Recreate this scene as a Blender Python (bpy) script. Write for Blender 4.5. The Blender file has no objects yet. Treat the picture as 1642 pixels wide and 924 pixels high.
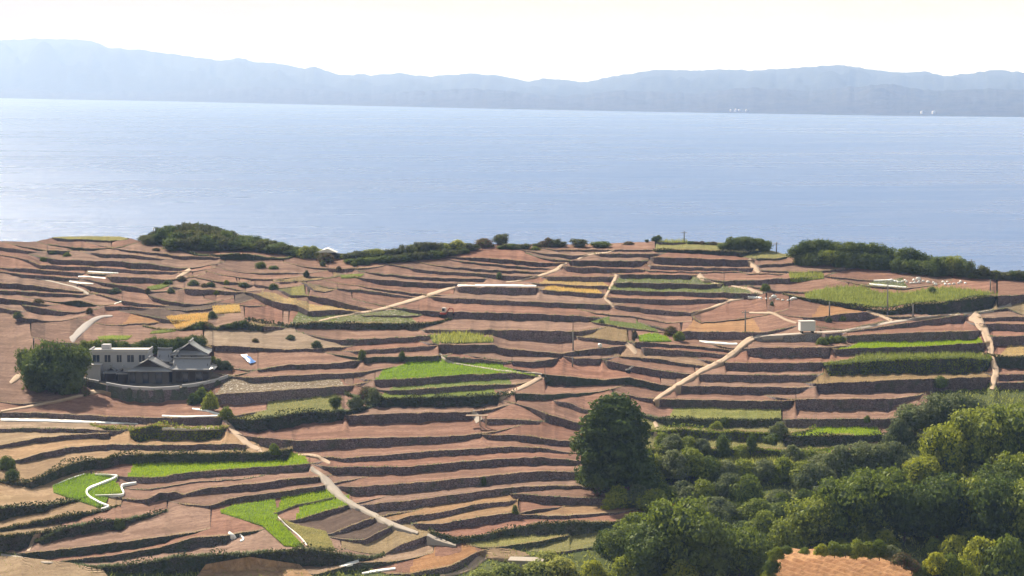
import bpy, math, random
import numpy as np
from mathutils import Vector
R = math.radians
rng = np.random.default_rng(7)
random.seed(7)
SC = bpy.context.scene
COL = SC.collection

# ------------------------------------------------------------------ camera, sky, sun, exposure
CAM_Z, FPX, HORIZON = 110.0, 3700.0, 130.0
PITCH = math.atan((462 - HORIZON) / FPX)
cam_d = bpy.data.cameras.new('camera'); cam = bpy.data.objects.new('camera', cam_d); COL.objects.link(cam)
cam.location = (0, 0, CAM_Z); cam.rotation_euler = (R(90) - PITCH, 0, 0)
cam_d.sensor_width = 36; cam_d.lens = FPX / 1642 * 36
cam_d.clip_start = 1.0; cam_d.clip_end = 90000
SC.camera = cam
SUN_EL, SUN_AZ = 36.0, 29.0          # degrees above the horizon, degrees left of the view axis
world = bpy.data.worlds.new('World'); SC.world = world; world.use_nodes = True
wn, wl = world.node_tree.nodes, world.node_tree.links
for n in list(wn): wn.remove(n)
sky = wn.new('ShaderNodeTexSky'); sky.sky_type = 'NISHITA'; sky.sun_disc = False
sky.sun_elevation = R(SUN_EL); sky.sun_rotation = R(SUN_AZ); sky.altitude = 50
sky.air_density = 2.0; sky.dust_density = 1.2; sky.ozone_density = 1.0
tc = wn.new('ShaderNodeTexCoord'); mp = wn.new('ShaderNodeMapping'); mp.inputs['Scale'].default_value = (7, 7, 26)
nz = wn.new('ShaderNodeTexNoise'); nz.inputs['Scale'].default_value = 2.2; nz.inputs['Detail'].default_value = 7; nz.inputs['Roughness'].default_value = .6
rp = wn.new('ShaderNodeValToRGB'); rp.color_ramp.elements[0].position = .45; rp.color_ramp.elements[1].position = .66
rp.color_ramp.elements[0].color = (.12, .12, .12, 1); rp.color_ramp.elements[1].color = (.5, .5, .5, 1)
mx = wn.new('ShaderNodeMix'); mx.data_type = 'RGBA'; mx.inputs['B'].default_value = (9.0, 7.6, 6.0, 1)
bg = wn.new('ShaderNodeBackground'); bg.inputs['Strength'].default_value = .047
wo = wn.new('ShaderNodeOutputWorld')
wl.new(tc.outputs['Generated'], mp.inputs['Vector']); wl.new(mp.outputs['Vector'], nz.inputs['Vector'])
wl.new(nz.outputs['Fac'], rp.inputs['Fac']); wl.new(rp.outputs['Color'], mx.inputs['Factor'])
wl.new(sky.outputs['Color'], mx.inputs['A']); wl.new(mx.outputs['Result'], bg.inputs['Color']); wl.new(bg.outputs['Background'], wo.inputs['Surface'])
sd = bpy.data.lights.new('sun', 'SUN'); sun = bpy.data.objects.new('sun', sd); COL.objects.link(sun)
sd.energy = 4.6; sd.angle = R(.5); sd.color = (1, .89, .74)
SVEC = Vector((-math.sin(R(SUN_AZ)) * math.cos(R(SUN_EL)), math.cos(R(SUN_AZ)) * math.cos(R(SUN_EL)), math.sin(R(SUN_EL))))
sun.rotation_euler = (-SVEC).to_track_quat('-Z', 'Y').to_euler(); sun.location = (0, 0, 400)
SC.view_settings.view_transform = 'Standard'; SC.view_settings.look = 'None'
SC.view_settings.gamma = 1; SC.view_settings.exposure = 1.13; SC.view_settings.use_curve_mapping = False
SC.render.engine = 'CYCLES'
cy = SC.cycles; cy.use_denoising = True; cy.max_bounces = 6; cy.volume_bounces = 1; cy.diffuse_bounces = 2
cy.transparent_max_bounces = 4; cy.use_adaptive_sampling = False

# ------------------------------------------------------------------ photo plane -> place
_sp, _cp = math.sin(PITCH), math.cos(PITCH)
def P(u, v, Y):                       # the point at distance Y that the photograph shows at (u, v); arrays allowed
    x = (np.asarray(u, float) - 821) / FPX; y = -(np.asarray(v, float) - 462) / FPX
    dy = y * _sp + _cp; dz = y * _cp - _sp; k = Y / dy
    return np.stack(np.broadcast_arrays(x * k, Y + 0 * x, CAM_Z + dz * k), -1)
_SV = [340, 372, 400, 470, 545, 640, 760, 870, 924, 1020, 1200]
_SY = [650, 603, 567, 514, 465, 428, 385, 350, 335, 312, 280]
def S(v): return np.interp(v, _SV, _SY)          # how far away the hillside stands, row by row
def mpp(v): return float(S(v)) / FPX
TILES = dict(R1=(0, 340, 3.9095), R2=(400, 340, 3.9095), R3=(800, 340, 3.9095), R4=(1200, 340, 3.715), R5=(0, 520, 3.9095),
             R6=(400, 520, 3.9095), R7=(800, 520, 3.9095), R8=(1200, 520, 3.715), B1=(0, 688, 3.9095), B2=(400, 688, 3.9095),
             B3=(800, 688, 3.9095), B4=(1200, 676, 3.715), S1=(0, 400, 8.21), S2=(180, 430, 6.315), S3=(400, 380, 6.315),
             S4=(900, 480, 6.315), S5=(1000, 640, 5.473), S6=(780, 360, 5.473), S7=(1360, 420, 5.823), S8=(640, 800, 5.131), X=(0, 0, 1))
def pts(s):
    out = []; t = TILES['X']
    for tok in s.split():
        if tok in TILES: t = TILES[tok]; continue
        n = [float(q) for q in tok.split(',')]
        out.append((t[0] + n[0] / t[2], t[1] + n[1] / t[2]) + tuple(q / t[2] for q in n[2:]))
    return out

def vnoise(x, seed=0):                # 1-D smooth value noise, -1..1
    x = np.asarray(x, float); i = np.floor(x).astype(int); f = x - i; f = f * f * (3 - 2 * f)
    h = lambda n: np.modf(np.abs(np.sin(n * 127.1 + seed * 311.7) * 43758.5453))[0] * 2 - 1
    return h(i) * (1 - f) + h(i + 1) * f
def vnoise2(x, y, seed=0):
    x = np.asarray(x, float); y = np.asarray(y, float)
    i = np.floor(x).astype(int); j = np.floor(y).astype(int); f = x - i; g = y - j; f = f * f * (3 - 2 * f); g = g * g * (3 - 2 * g)
    h = lambda a, b: np.modf(np.abs(np.sin(a * 127.1 + b * 269.5 + seed * 311.7) * 43758.5453))[0] * 2 - 1
    return (h(i, j) * (1 - f) + h(i + 1, j) * f) * (1 - g) + (h(i, j + 1) * (1 - f) + h(i + 1, j + 1) * f) * g

# ------------------------------------------------------------------ object helpers
def link(o, parent=None, **props):
    COL.objects.link(o)
    if parent is not None: o.parent = parent
    for k, val in props.items():
        if val: o[k] = val
    return o
def mesh_data(name, V, F, mat=None, uv=None, smooth=False):
    V = np.asarray(V, np.float32).reshape(-1, 3); me = bpy.data.meshes.new(name)
    if isinstance(F, np.ndarray):
        n, k = F.shape
        me.vertices.add(len(V)); me.vertices.foreach_set('co', V.ravel())
        me.loops.add(n * k); me.loops.foreach_set('vertex_index', F.ravel().astype(np.int32))
        me.polygons.add(n); me.polygons.foreach_set('loop_start', np.arange(0, n * k, k, dtype=np.int32))
        me.update(calc_edges=True)
    else:
        me.from_pydata(V.tolist(), [], F)
    if mat is not None:
        for m in (mat if isinstance(mat, (list, tuple)) else [mat]): me.materials.append(m)
    if uv is not None:
        l = me.uv_layers.new(name='UVMap'); idx = np.empty(len(me.loops), np.int32); me.loops.foreach_get('vertex_index', idx)
        l.data.foreach_set('uv', np.asarray(uv, np.float32)[idx].ravel())
    if smooth: me.polygons.foreach_set('use_smooth', np.ones(len(me.polygons), bool))
    me.validate(); me.update()
    return me
def obj(name, V, F, mat=None, parent=None, uv=None, smooth=False, **props):
    return link(bpy.data.objects.new(name, mesh_data(name, V, F, mat, uv, smooth)), parent, **props)
def empty(name, loc, rz=0, scale=1, **props):
    o = bpy.data.objects.new(name, None); o.location = loc; o.rotation_euler = (0, 0, rz)
    o.scale = scale if isinstance(scale, (tuple, list)) else (scale,) * 3; o.empty_display_size = .5
    return link(o, None, **props)
def copy_tree(o, parent=None):
    c = o.copy(); COL.objects.link(c); c.parent = parent
    for ch in o.children: copy_tree(ch, c)
    return c
def gridF(nx, ny, off=0):             # faces of an nx by ny vertex grid, row-major (x fastest)
    i, j = np.meshgrid(np.arange(nx - 1), np.arange(ny - 1)); a = (j * nx + i).ravel() + off
    return np.stack([a, a + 1, a + nx + 1, a + nx], 1)
class MB:                             # collects boxes, prisms and tubes into one mesh
    def __init__(s): s.V, s.F = [], []
    def add(s, V, F):
        o = len(s.V); s.V += [tuple(map(float, q)) for q in V]; s.F += [tuple(int(i) + o for i in f) for f in F]; return s
    def box(s, x0, x1, y0, y1, z0, z1, b=0):
        if b <= 0:
            V = [(x, y, z) for z in (z0, z1) for y in (y0, y1) for x in (x0, x1)]
            return s.add(V, [(0, 2, 3, 1), (4, 5, 7, 6), (0, 1, 5, 4), (2, 6, 7, 3), (0, 4, 6, 2), (1, 3, 7, 5)])
        def ring(d, z): return [(x0 + d + b, y0 + d, z), (x1 - d - b, y0 + d, z), (x1 - d, y0 + d + b, z), (x1 - d, y1 - d - b, z), (x1 - d - b, y1 - d, z), (x0 + d + b, y1 - d, z), (x0 + d, y1 - d - b, z), (x0 + d, y0 + d + b, z)]
        V = ring(b, z0) + ring(0, z0 + b) + ring(0, z1 - b) + ring(b, z1)
        F = [tuple(range(7, -1, -1)), tuple(range(24, 32))]
        for r in range(3):
            for i in range(8): F.append((r * 8 + i, r * 8 + (i + 1) % 8, r * 8 + 8 + (i + 1) % 8, r * 8 + 8 + i))
        return s.add(V, F)
    def tube(s, path, rad, n=6):
        path = [np.array(p, float) for p in path]; rad = rad if isinstance(rad, (list, tuple)) else [rad] * len(path); V = []
        for k, p in enumerate(path):
            d = path[min(k + 1, len(path) - 1)] - path[max(k - 1, 0)]; d /= np.linalg.norm(d) + 1e-9
            a = np.cross(d, (0, 0, 1) if abs(d[2]) < .9 else (1, 0, 0)); a /= np.linalg.norm(a); b = np.cross(d, a)
            V += [p + rad[k] * (math.cos(t) * a + math.sin(t) * b) for t in (2 * math.pi * i / n for i in range(n))]
        F = [(k * n + i, k * n + (i + 1) % n, (k + 1) * n + (i + 1) % n, (k + 1) * n + i) for k in range(len(path) - 1) for i in range(n)]
        F += [tuple(range(n - 1, -1, -1)), tuple(range((len(path) - 1) * n, len(path) * n))]
        return s.add(V, F)
    def prism(s, poly, axis, a, b):    # poly in the two other axes, extruded along axis from a to b
        n = len(poly); mk = {'x': lambda q, t: (t, q[0], q[1]), 'y': lambda q, t: (q[0], t, q[1]), 'z': lambda q, t: (q[0], q[1], t)}[axis]
        V = [mk(q, a) for q in poly] + [mk(q, b) for q in poly]
        return s.add(V, [tuple(range(n - 1, -1, -1)), tuple(range(n, 2 * n))] + [(i, (i + 1) % n, n + (i + 1) % n, n + i) for i in range(n)])
    def build(s, name, mat, parent=None, smooth=False, **props): return obj(name, s.V, s.F, mat, parent, smooth=smooth, **props)

# ------------------------------------------------------------------ materials
MATS = {}
def newmat(name):
    m = bpy.data.materials.new(name); m.use_nodes = True; nt = m.node_tree
    for n in list(nt.nodes): nt.nodes.remove(n)
    MATS[name] = m
    return m, nt.nodes, nt.links
def mix(N, L, fac, a, b, mode='MIX'):
    x = N.new('ShaderNodeMix'); x.data_type = 'RGBA'; x.blend_type = mode
    for sock, val in (('Factor', fac), ('A', a), ('B', b)):
        if hasattr(val, 'is_output'): L.new(val, x.inputs[sock])
        elif sock == 'Factor': x.inputs[sock].default_value = val
        else: x.inputs[sock].default_value = tuple(val) + (1,)
    return x.outputs['Result']
def noise(N, L, vec, scale, detail=4, rough=.6):
    n = N.new('ShaderNodeTexNoise'); n.inputs['Scale'].default_value = scale; n.inputs['Detail'].default_value = detail; n.inputs['Roughness'].default_value = rough
    if vec is not None: L.new(vec, n.inputs['Vector'])
    return n.outputs['Fac']
def ramp(N, L, fac, a, b):
    r = N.new('ShaderNodeMapRange'); r.inputs['From Min'].default_value = a; r.inputs['From Max'].default_value = b; r.clamp = True
    L.new(fac, r.inputs['Value']); return r.outputs['Result']
def scaled(N, L, vec, s):
    m = N.new('ShaderNodeMapping'); m.inputs['Scale'].default_value = s; L.new(vec, m.inputs['Vector']); return m.outputs['Vector']
def finish(N, L, col, rough=.9, bump=None, bstr=.3, bdist=.2, spec=.25):
    b = N.new('ShaderNodeBsdfPrincipled'); o = N.new('ShaderNodeOutputMaterial')
    if hasattr(col, 'is_output'): L.new(col, b.inputs['Base Color'])
    else: b.inputs['Base Color'].default_value = tuple(col) + (1,)
    b.inputs['Roughness'].default_value = rough; b.inputs['Specular IOR Level'].default_value = spec
    if bump is not None:
        bp = N.new('ShaderNodeBump'); bp.inputs['Strength'].default_value = bstr; bp.inputs['Distance'].default_value = bdist
        L.new(bump, bp.inputs['Height']); L.new(bp.outputs['Normal'], b.inputs['Normal'])
    L.new(b.outputs[0], o.inputs[0]); return b
def field_mat(name, c1, c2, edge=(.42, .32, .22), furrow=.8, speck=None, edgew=.75):
    m, N, L = newmat(name); uvn = N.new('ShaderNodeUVMap'); uv = uvn.outputs[0]; g = N.new('ShaderNodeNewGeometry').outputs['Position']
    oi = N.new('ShaderNodeObjectInfo').outputs['Random']
    n1 = noise(N, L, scaled(N, L, uv, (.05, .30, 1)), 1.0, 8, .72); n2 = noise(N, L, g, 1.6, 6, .75); n3 = noise(N, L, g, .11, 4, .65)
    col = mix(N, L, ramp(N, L, n1, .40, .60), [q * .86 for q in c1], [q * 1.08 for q in c2])
    col = mix(N, L, ramp2(N, L, ramp(N, L, n2, .46, .68), 0, .75), col, [q * .55 for q in c1])
    col = mix(N, L, ramp2(N, L, ramp(N, L, n3, .5, .68), 0, .7), col, [c1[0] * .75, c1[1] * .8, c1[2] * .75])
    col = mix(N, L, ramp2(N, L, ramp(N, L, noise(N, L, g, .23, 5, .7), .56, .70), 0, .6), col, [c2[0] * 1.25, c2[1] * 1.3, c2[2] * 1.25])
    hv = N.new('ShaderNodeHueSaturation'); L.new(col, hv.inputs['Color']); L.new(ramp2(N, L, oi, .84, 1.12), hv.inputs['Value'])
    wn_ = N.new('ShaderNodeTexWhiteNoise'); wn_.noise_dimensions = '1D'; L.new(oi, wn_.inputs['W']); L.new(ramp2(N, L, wn_.outputs['Value'], 1.12, .86), hv.inputs['Saturation']); L.new(ramp2(N, L, wn_.outputs['Value'], .497, .512), hv.inputs['Hue']); col = hv.outputs[0]
    w = N.new('ShaderNodeTexWave'); w.bands_direction = 'Y'; w.inputs['Scale'].default_value = furrow; w.inputs['Distortion'].default_value = 1.5; w.inputs['Detail Scale'].default_value = .4; L.new(uv, w.inputs['Vector'])
    col = mix(N, L, ramp2(N, L, w.outputs['Fac'], 0, .35), col, [q * .6 for q in c1])
    if speck:
        sp = noise(N, L, g, 2.2, 2, .5); col = mix(N, L, ramp(N, L, sp, .60, .66), col, speck)
    if edge:
        sx = N.new('ShaderNodeSeparateXYZ'); L.new(uv, sx.inputs[0]); ad = N.new('ShaderNodeMath'); ad.operation = 'MULTIPLY_ADD'
        L.new(n1, ad.inputs[0]); ad.inputs[1].default_value = -1.6; L.new(sx.outputs['Y'], ad.inputs[2])
        col = mix(N, L, ramp2(N, L, ramp(N, L, ad.outputs[0], edgew - 1.1, edgew - .7), .8, 0), col, mix(N, L, n2, edge, [q * .7 for q in edge]))
    a = N.new('ShaderNodeMath'); a.operation = 'ADD'; L.new(w.outputs['Fac'], a.inputs[0]); L.new(n2, a.inputs[1])
    finish(N, L, col, .95, a.outputs[0], .8, .35, .1)
    return m
def ramp2(N, L, fac, a, b):
    r = N.new('ShaderNodeMapRange'); r.inputs['To Min'].default_value = a; r.inputs['To Max'].default_value = b; L.new(fac, r.inputs['Value']); return r.outputs['Result']
SOIL1, SOIL2 = (.285, .155, .115), (.43, .255, .195)
field_mat('soil', SOIL1, SOIL2)
field_mat('dark', (.13, .085, .07), (.20, .14, .11))
field_mat('dry', (.30, .21, .115), (.38, .28, .17), (.36, .28, .17))
field_mat('dryp', (.40, .255, .15), (.50, .34, .215), (.46, .36, .24))
field_mat('straw', (.40, .29, .15), (.50, .38, .20))
field_mat('gold', (.50, .34, .11), (.60, .42, .16))
field_mat('ygrass', (.26, .25, .09), (.36, .31, .12), (.34, .30, .15))
field_mat('ygreen', (.24, .26, .08), (.34, .33, .12), (.34, .30, .15))
field_mat('lime', (.15, .24, .02), (.21, .30, .03), (.26, .28, .10))
field_mat('green', (.17, .22, .05), (.24, .28, .08), (.30, .28, .14))
field_mat('sprout', (.13, .16, .07), (.20, .20, .10), speck=(.5, .5, .42))
field_mat('cabbage', (.15, .17, .08), (.22, .20, .11), speck=(.62, .60, .54))
field_mat('plastic', (.25, .19, .13), (.36, .30, .22), speck=(.66, .62, .56))
field_mat('pale', (.40, .27, .19), (.52, .37, .27))
field_mat('orange', (.40, .21, .11), (.52, .31, .17), (.42, .31, .2), furrow=.55)
field_mat('furrow', (.46, .24, .13), (.60, .36, .20), None, furrow=.02)
field_mat('scrub', (.10, .13, .035), (.16, .17, .05), (.16, .15, .06))
field_mat('yard', (.20, .17, .14), (.28, .25, .21))
def simple(name, c, rough=.8, var=.25, scale=1.5, spec=.3, bstr=.15):
    m, N, L = newmat(name); g = N.new('ShaderNodeNewGeometry').outputs['Position']; n = noise(N, L, g, scale, 5, .65)
    finish(N, L, mix(N, L, n, [q * (1 - var) for q in c], [q * (1 + var) for q in c]), rough, n, bstr, .08, spec); return m
def wall_mat(name, c1, c2, moss, amount):
    m, N, L = newmat(name); g = N.new('ShaderNodeNewGeometry').outputs['Position']; oi = N.new('ShaderNodeObjectInfo').outputs['Random']
    v = N.new('ShaderNodeTexVoronoi'); v.inputs['Scale'].default_value = 2.0; L.new(scaled(N, L, g, (1, 1, 1.35)), v.inputs['Vector'])
    ve = N.new('ShaderNodeTexVoronoi'); ve.feature = 'DISTANCE_TO_EDGE'; ve.inputs['Scale'].default_value = 2.0; L.new(scaled(N, L, g, (1, 1, 1.35)), ve.inputs['Vector'])
    bw = N.new('ShaderNodeRGBToBW'); L.new(v.outputs['Color'], bw.inputs[0])
    n = noise(N, L, g, .35, 5, .7); n2 = noise(N, L, g, 2.5, 4, .6)
    col = mix(N, L, ramp2(N, L, bw.outputs[0], .1, .9), c1, c2); col = mix(N, L, ramp(N, L, ve.outputs['Distance'], .07, .0), col, [q * .3 for q in c1])
    col = mix(N, L, ramp(N, L, n, .62 - amount, .75 - amount * .6), col, mix(N, L, n2, moss, [q * 1.7 for q in moss]))
    hv = N.new('ShaderNodeHueSaturation'); L.new(col, hv.inputs['Color']); L.new(ramp2(N, L, oi, .78, 1.25), hv.inputs['Value'])
    a = N.new('ShaderNodeMath'); a.operation = 'ADD'; L.new(ramp(N, L, ve.outputs['Distance'], 0, .15), a.inputs[0]); L.new(n2, a.inputs[1])
    finish(N, L, hv.outputs[0], .95, a.outputs[0], .8, .2, .1); return m
wall_mat('stone_wall', (.19, .145, .15), (.30, .235, .24), (.09, .095, .07), .12)
wall_mat('mossy_wall', (.13, .115, .115), (.22, .19, .185), (.065, .085, .05), .28)
wall_mat('concrete_wall', (.40, .37, .35), (.46, .43, .41), (.25, .23, .2), -.12)
simple('concrete', (.36, .31, .26), .9, .2, .8); simple('sand_path', (.42, .31, .22), .95, .22, 1.0); simple('asphalt', (.30, .27, .26), .95, .15, .7)
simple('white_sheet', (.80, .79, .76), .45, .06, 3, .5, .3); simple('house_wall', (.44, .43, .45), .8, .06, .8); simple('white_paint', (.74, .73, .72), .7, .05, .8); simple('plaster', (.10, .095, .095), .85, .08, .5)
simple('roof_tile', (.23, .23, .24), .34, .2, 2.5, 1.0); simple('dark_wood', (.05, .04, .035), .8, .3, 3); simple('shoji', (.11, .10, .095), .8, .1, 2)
simple('stone_trim', (.52, .49, .47), .85, .15, 1.2); simple('pole_grey', (.25, .24, .23), .8, .15, 3); simple('tarp_blue', (.06, .22, .62), .45, .15, 2, .5)
simple('metal_red', (.45, .09, .06), .5, .1, 3, .5); simple('rubber', (.03, .03, .03), .8, .2, 4); simple('window_glass', (.02, .03, .05), .12, .1, 1, .6, 0)
simple('bark', (.11, .085, .065), .95, .3, 4); simple('hedge_core', (.012, .018, .008), 1, .3, 2, 0)
def leaf_mat(name, c1, c2, trans=.40, rnd=.3, gloss=.06):
    m, N, L = newmat(name); g = N.new('ShaderNodeNewGeometry').outputs['Position']; oi = N.new('ShaderNodeObjectInfo').outputs['Random']
    n = noise(N, L, g, .55, 3, .6); n2 = noise(N, L, g, 3.1, 2, .5)
    col = mix(N, L, ramp(N, L, n, .35, .65), c1, c2); col = mix(N, L, ramp(N, L, n2, .3, .75), col, [q * 1.35 for q in c2])
    hv = N.new('ShaderNodeHueSaturation'); L.new(col, hv.inputs['Color']); L.new(ramp2(N, L, oi, 1 - rnd, 1 + rnd), hv.inputs['Value']); L.new(ramp2(N, L, oi, .515, .485), hv.inputs['Hue']); col = hv.outputs[0]
    d = N.new('ShaderNodeBsdfDiffuse'); t = N.new('ShaderNodeBsdfTranslucent'); s = N.new('ShaderNodeBsdfGlossy'); s.inputs['Roughness'].default_value = .6; s.inputs['Color'].default_value = (.35, .38, .28, 1)
    L.new(col, d.inputs['Color']); L.new(mix(N, L, .5, col, (.35, .38, .05), 'MULTIPLY') if False else col, t.inputs['Color'])
    a = N.new('ShaderNodeMixShader'); a.inputs[0].default_value = trans; L.new(d.outputs[0], a.inputs[1]); L.new(t.outputs[0], a.inputs[2])
    b = N.new('ShaderNodeMixShader'); b.inputs[0].default_value = gloss; L.new(a.outputs[0], b.inputs[1]); L.new(s.outputs[0], b.inputs[2])
    o = N.new('ShaderNodeOutputMaterial'); L.new(b.outputs[0], o.inputs[0]); return m
leaf_mat('leaf_dark', (.036, .06, .018), (.11, .15, .028)); leaf_mat('leaf_mid', (.05, .085, .018), (.21, .25, .032)); leaf_mat('leaf_far', (.06, .07, .025), (.10, .105, .04))
leaf_mat('leaf_yellow', (.12, .16, .018), (.30, .32, .03), .42); leaf_mat('leaf_grey', (.08, .105, .045), (.15, .175, .08)); leaf_mat('leaf_bank', (.030, .040, .018), (.065, .075, .030), .3, .25, .05)
leaf_mat('leaf_scrub', (.12, .15, .035), (.31, .33, .08), .4, .2, .05); leaf_mat('leaf_brown', (.10, .07, .04), (.16, .11, .06), .3, .2, .05)
leaf_mat('blade_lime', (.20, .32, .014), (.30, .41, .025), .4, .05, .03); leaf_mat('blade_green', (.16, .21, .05), (.25, .28, .08), .4, .1, .03)
leaf_mat('blade_yellow', (.25, .25, .09), (.36, .33, .14), .4, .1, .03); leaf_mat('blade_gold', (.52, .36, .11), (.68, .48, .18), .35, .05, .03)
leaf_mat('blade_dry', (.28, .22, .12), (.42, .34, .20), .35, .15, .03); leaf_mat('blade_reed', (.10, .14, .07), (.22, .25, .14), .4, .1, .05)

ORDS = 'first second third fourth fifth sixth seventh eighth ninth tenth eleventh twelfth thirteenth fourteenth fifteenth sixteenth seventeenth eighteenth nineteenth twentieth 21st 22nd 23rd 24th 25th 26th 27th 28th 29th 30th 31st 32nd'.split()
# ------------------------------------------------------------------ sea, far shore, hills
def sea_mat():
    m, N, L = newmat('sea_water'); g = N.new('ShaderNodeNewGeometry').outputs['Position']
    n1 = noise(N, L, scaled(N, L, g, (.035, .06, .05)), 1, 8, .7); n2 = noise(N, L, scaled(N, L, g, (.0012, .0035, .01)), 1, 4, .6)
    b = finish(N, L, mix(N, L, n2, (.02, .09, .27), (.03, .12, .33)), .30, n1, .9, 3.0, .34)
    b.inputs['IOR'].default_value = 1.33; n3 = noise(N, L, scaled(N, L, g, (.009, .022, .05)), 1, 5, .65); n2 = mix(N, L, .45, n2, n3); L.new(ramp2(N, L, ramp(N, L, n2, .3, .7), .20, .38), b.inputs['Roughness']); return m
sea_mat()
ys = np.concatenate([np.linspace(500, 3000, 12), np.geomspace(3600, 60000, 14)]); xs = np.linspace(-1, 1, 9)
V = [(x * (900 + y * .55), y, 0) for y in ys for x in xs]
obj('sea', V, gridF(9, len(ys)), MATS['sea_water'], kind='structure')
def hill_mat(name, c1, c2):
    m, N, L = newmat(name); g = N.new('ShaderNodeNewGeometry').outputs['Position']
    n = noise(N, L, g, .012, 8, .7); finish(N, L, mix(N, L, ramp(N, L, n, .35, .65), c1, c2), .95, noise(N, L, g, .02, 6, .7), .8, 25, .05)
hill_mat('far_forest', (.02, .03, .025), (.05, .06, .045)); hill_mat('shore_forest', (.018, .028, .022), (.07, .07, .055))
SHORE = [(-200, 154), (0, 157.5), (300, 163), (600, 170), (821, 175), (1150, 181), (1400, 185), (1642, 187.5), (1850, 190)]
su, sv = zip(*SHORE)
def shoreY(u): return CAM_Z * FPX / (np.interp(u, su, sv) - HORIZON)
def range_mesh(name, sky_pts, front, depth, u0, u1, step, mat, seed, rough, label):
    us = np.arange(u0, u1, step); a, b = zip(*sky_pts); top = np.interp(us, a, b) + vnoise(us / 9, seed) * rough + vnoise(us / 4, seed + 1) * rough * .5
    Ys = shoreY(us) + front; ts = np.array([0, .02, .06, .12, .2, .3, .42, .55, .7, .85, 1, 1.15, 1.4, 1.8]); V = []
    for t in ts:
        Y = Ys + depth * t; crest = P(us, top, Ys + depth); base = crest[:, 2]
        prof = np.where(t <= 1, (min(t, 1) ** .75), max(0, 1 - (t - 1) * 1.1))
        n = vnoise2(us / 38, np.full_like(us, t * 5), seed + 3) * .22 + vnoise2(us / 14, np.full_like(us, t * 9), seed + 4) * .12
        z = base * np.clip(prof * (1 + n * (1 - abs(1 - min(t, 1) * 2)) * 1.3 * (t < .95)), 0, 1.02)
        if t == 0: z = z * 0 - 1
        x = (us - 821) / FPX * Y
        V.append(np.stack([x, Y, z], 1))
    V = np.array(V); obj(name, V.reshape(-1, 3), gridF(len(us), len(ts)), MATS[mat], smooth=False, kind='structure', label=label)
range_mesh('hills', [(-200, 62), (0, 65), (60, 62), (110, 64), (150, 65), (180, 77), (220, 80), (280, 87), (350, 97), (372, 96), (386, 92), (402, 98), (450, 102), (490, 110), (505, 107), (545, 121), (580, 119),
    (600, 121), (640, 117), (690, 123), (750, 118), (800, 121), (850, 131), (870, 126), (940, 132), (970, 124), (1000, 120), (1045, 112), (1100, 113), (1170, 111), (1200, 113), (1250, 110), (1330, 105), (1360, 106),
    (1420, 114), (1450, 117), (1480, 114), (1510, 122), (1540, 119), (1600, 112), (1642, 117), (1850, 120)], 900, 4500, -200, 1850, 3, 'far_forest', 3, 1.0, 'long pale blue mountain range across the bay')
range_mesh('foothills', [(-200, 138), (0, 140), (250, 146), (420, 140), (600, 150), (760, 142), (900, 154), (1000, 146), (1120, 150), (1200, 140), (1300, 146), (1420, 134), (1500, 146), (1600, 142), (1700, 150), (1850, 150)],
    0, 1500, -200, 1850, 3, 'shore_forest', 11, 1.6, 'low wooded foothills along the far shore')
for k, (u, v, w) in enumerate([(1172, 178, 5), (1180, 177.5, 7), (1186, 178, 9), (1197, 178.5, 7), (1478, 181, 6), (1497, 181, 9)]):
    Y = shoreY(u) + 60; p = P(u, v, Y)
    o = MB().box(-w / 2, w / 2, -8, 8, -10, 4).prism([(-w / 2 - 1, 4.05), (w / 2 + 1, 4.05), (0, 6)], 'y', -9, 9).build('far_building', MATS['white_paint'], category='building', label=ORDS[k] + ' tiny white building from the left on the far shore', group='white buildings on the far shore')
    o.location = p

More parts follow.
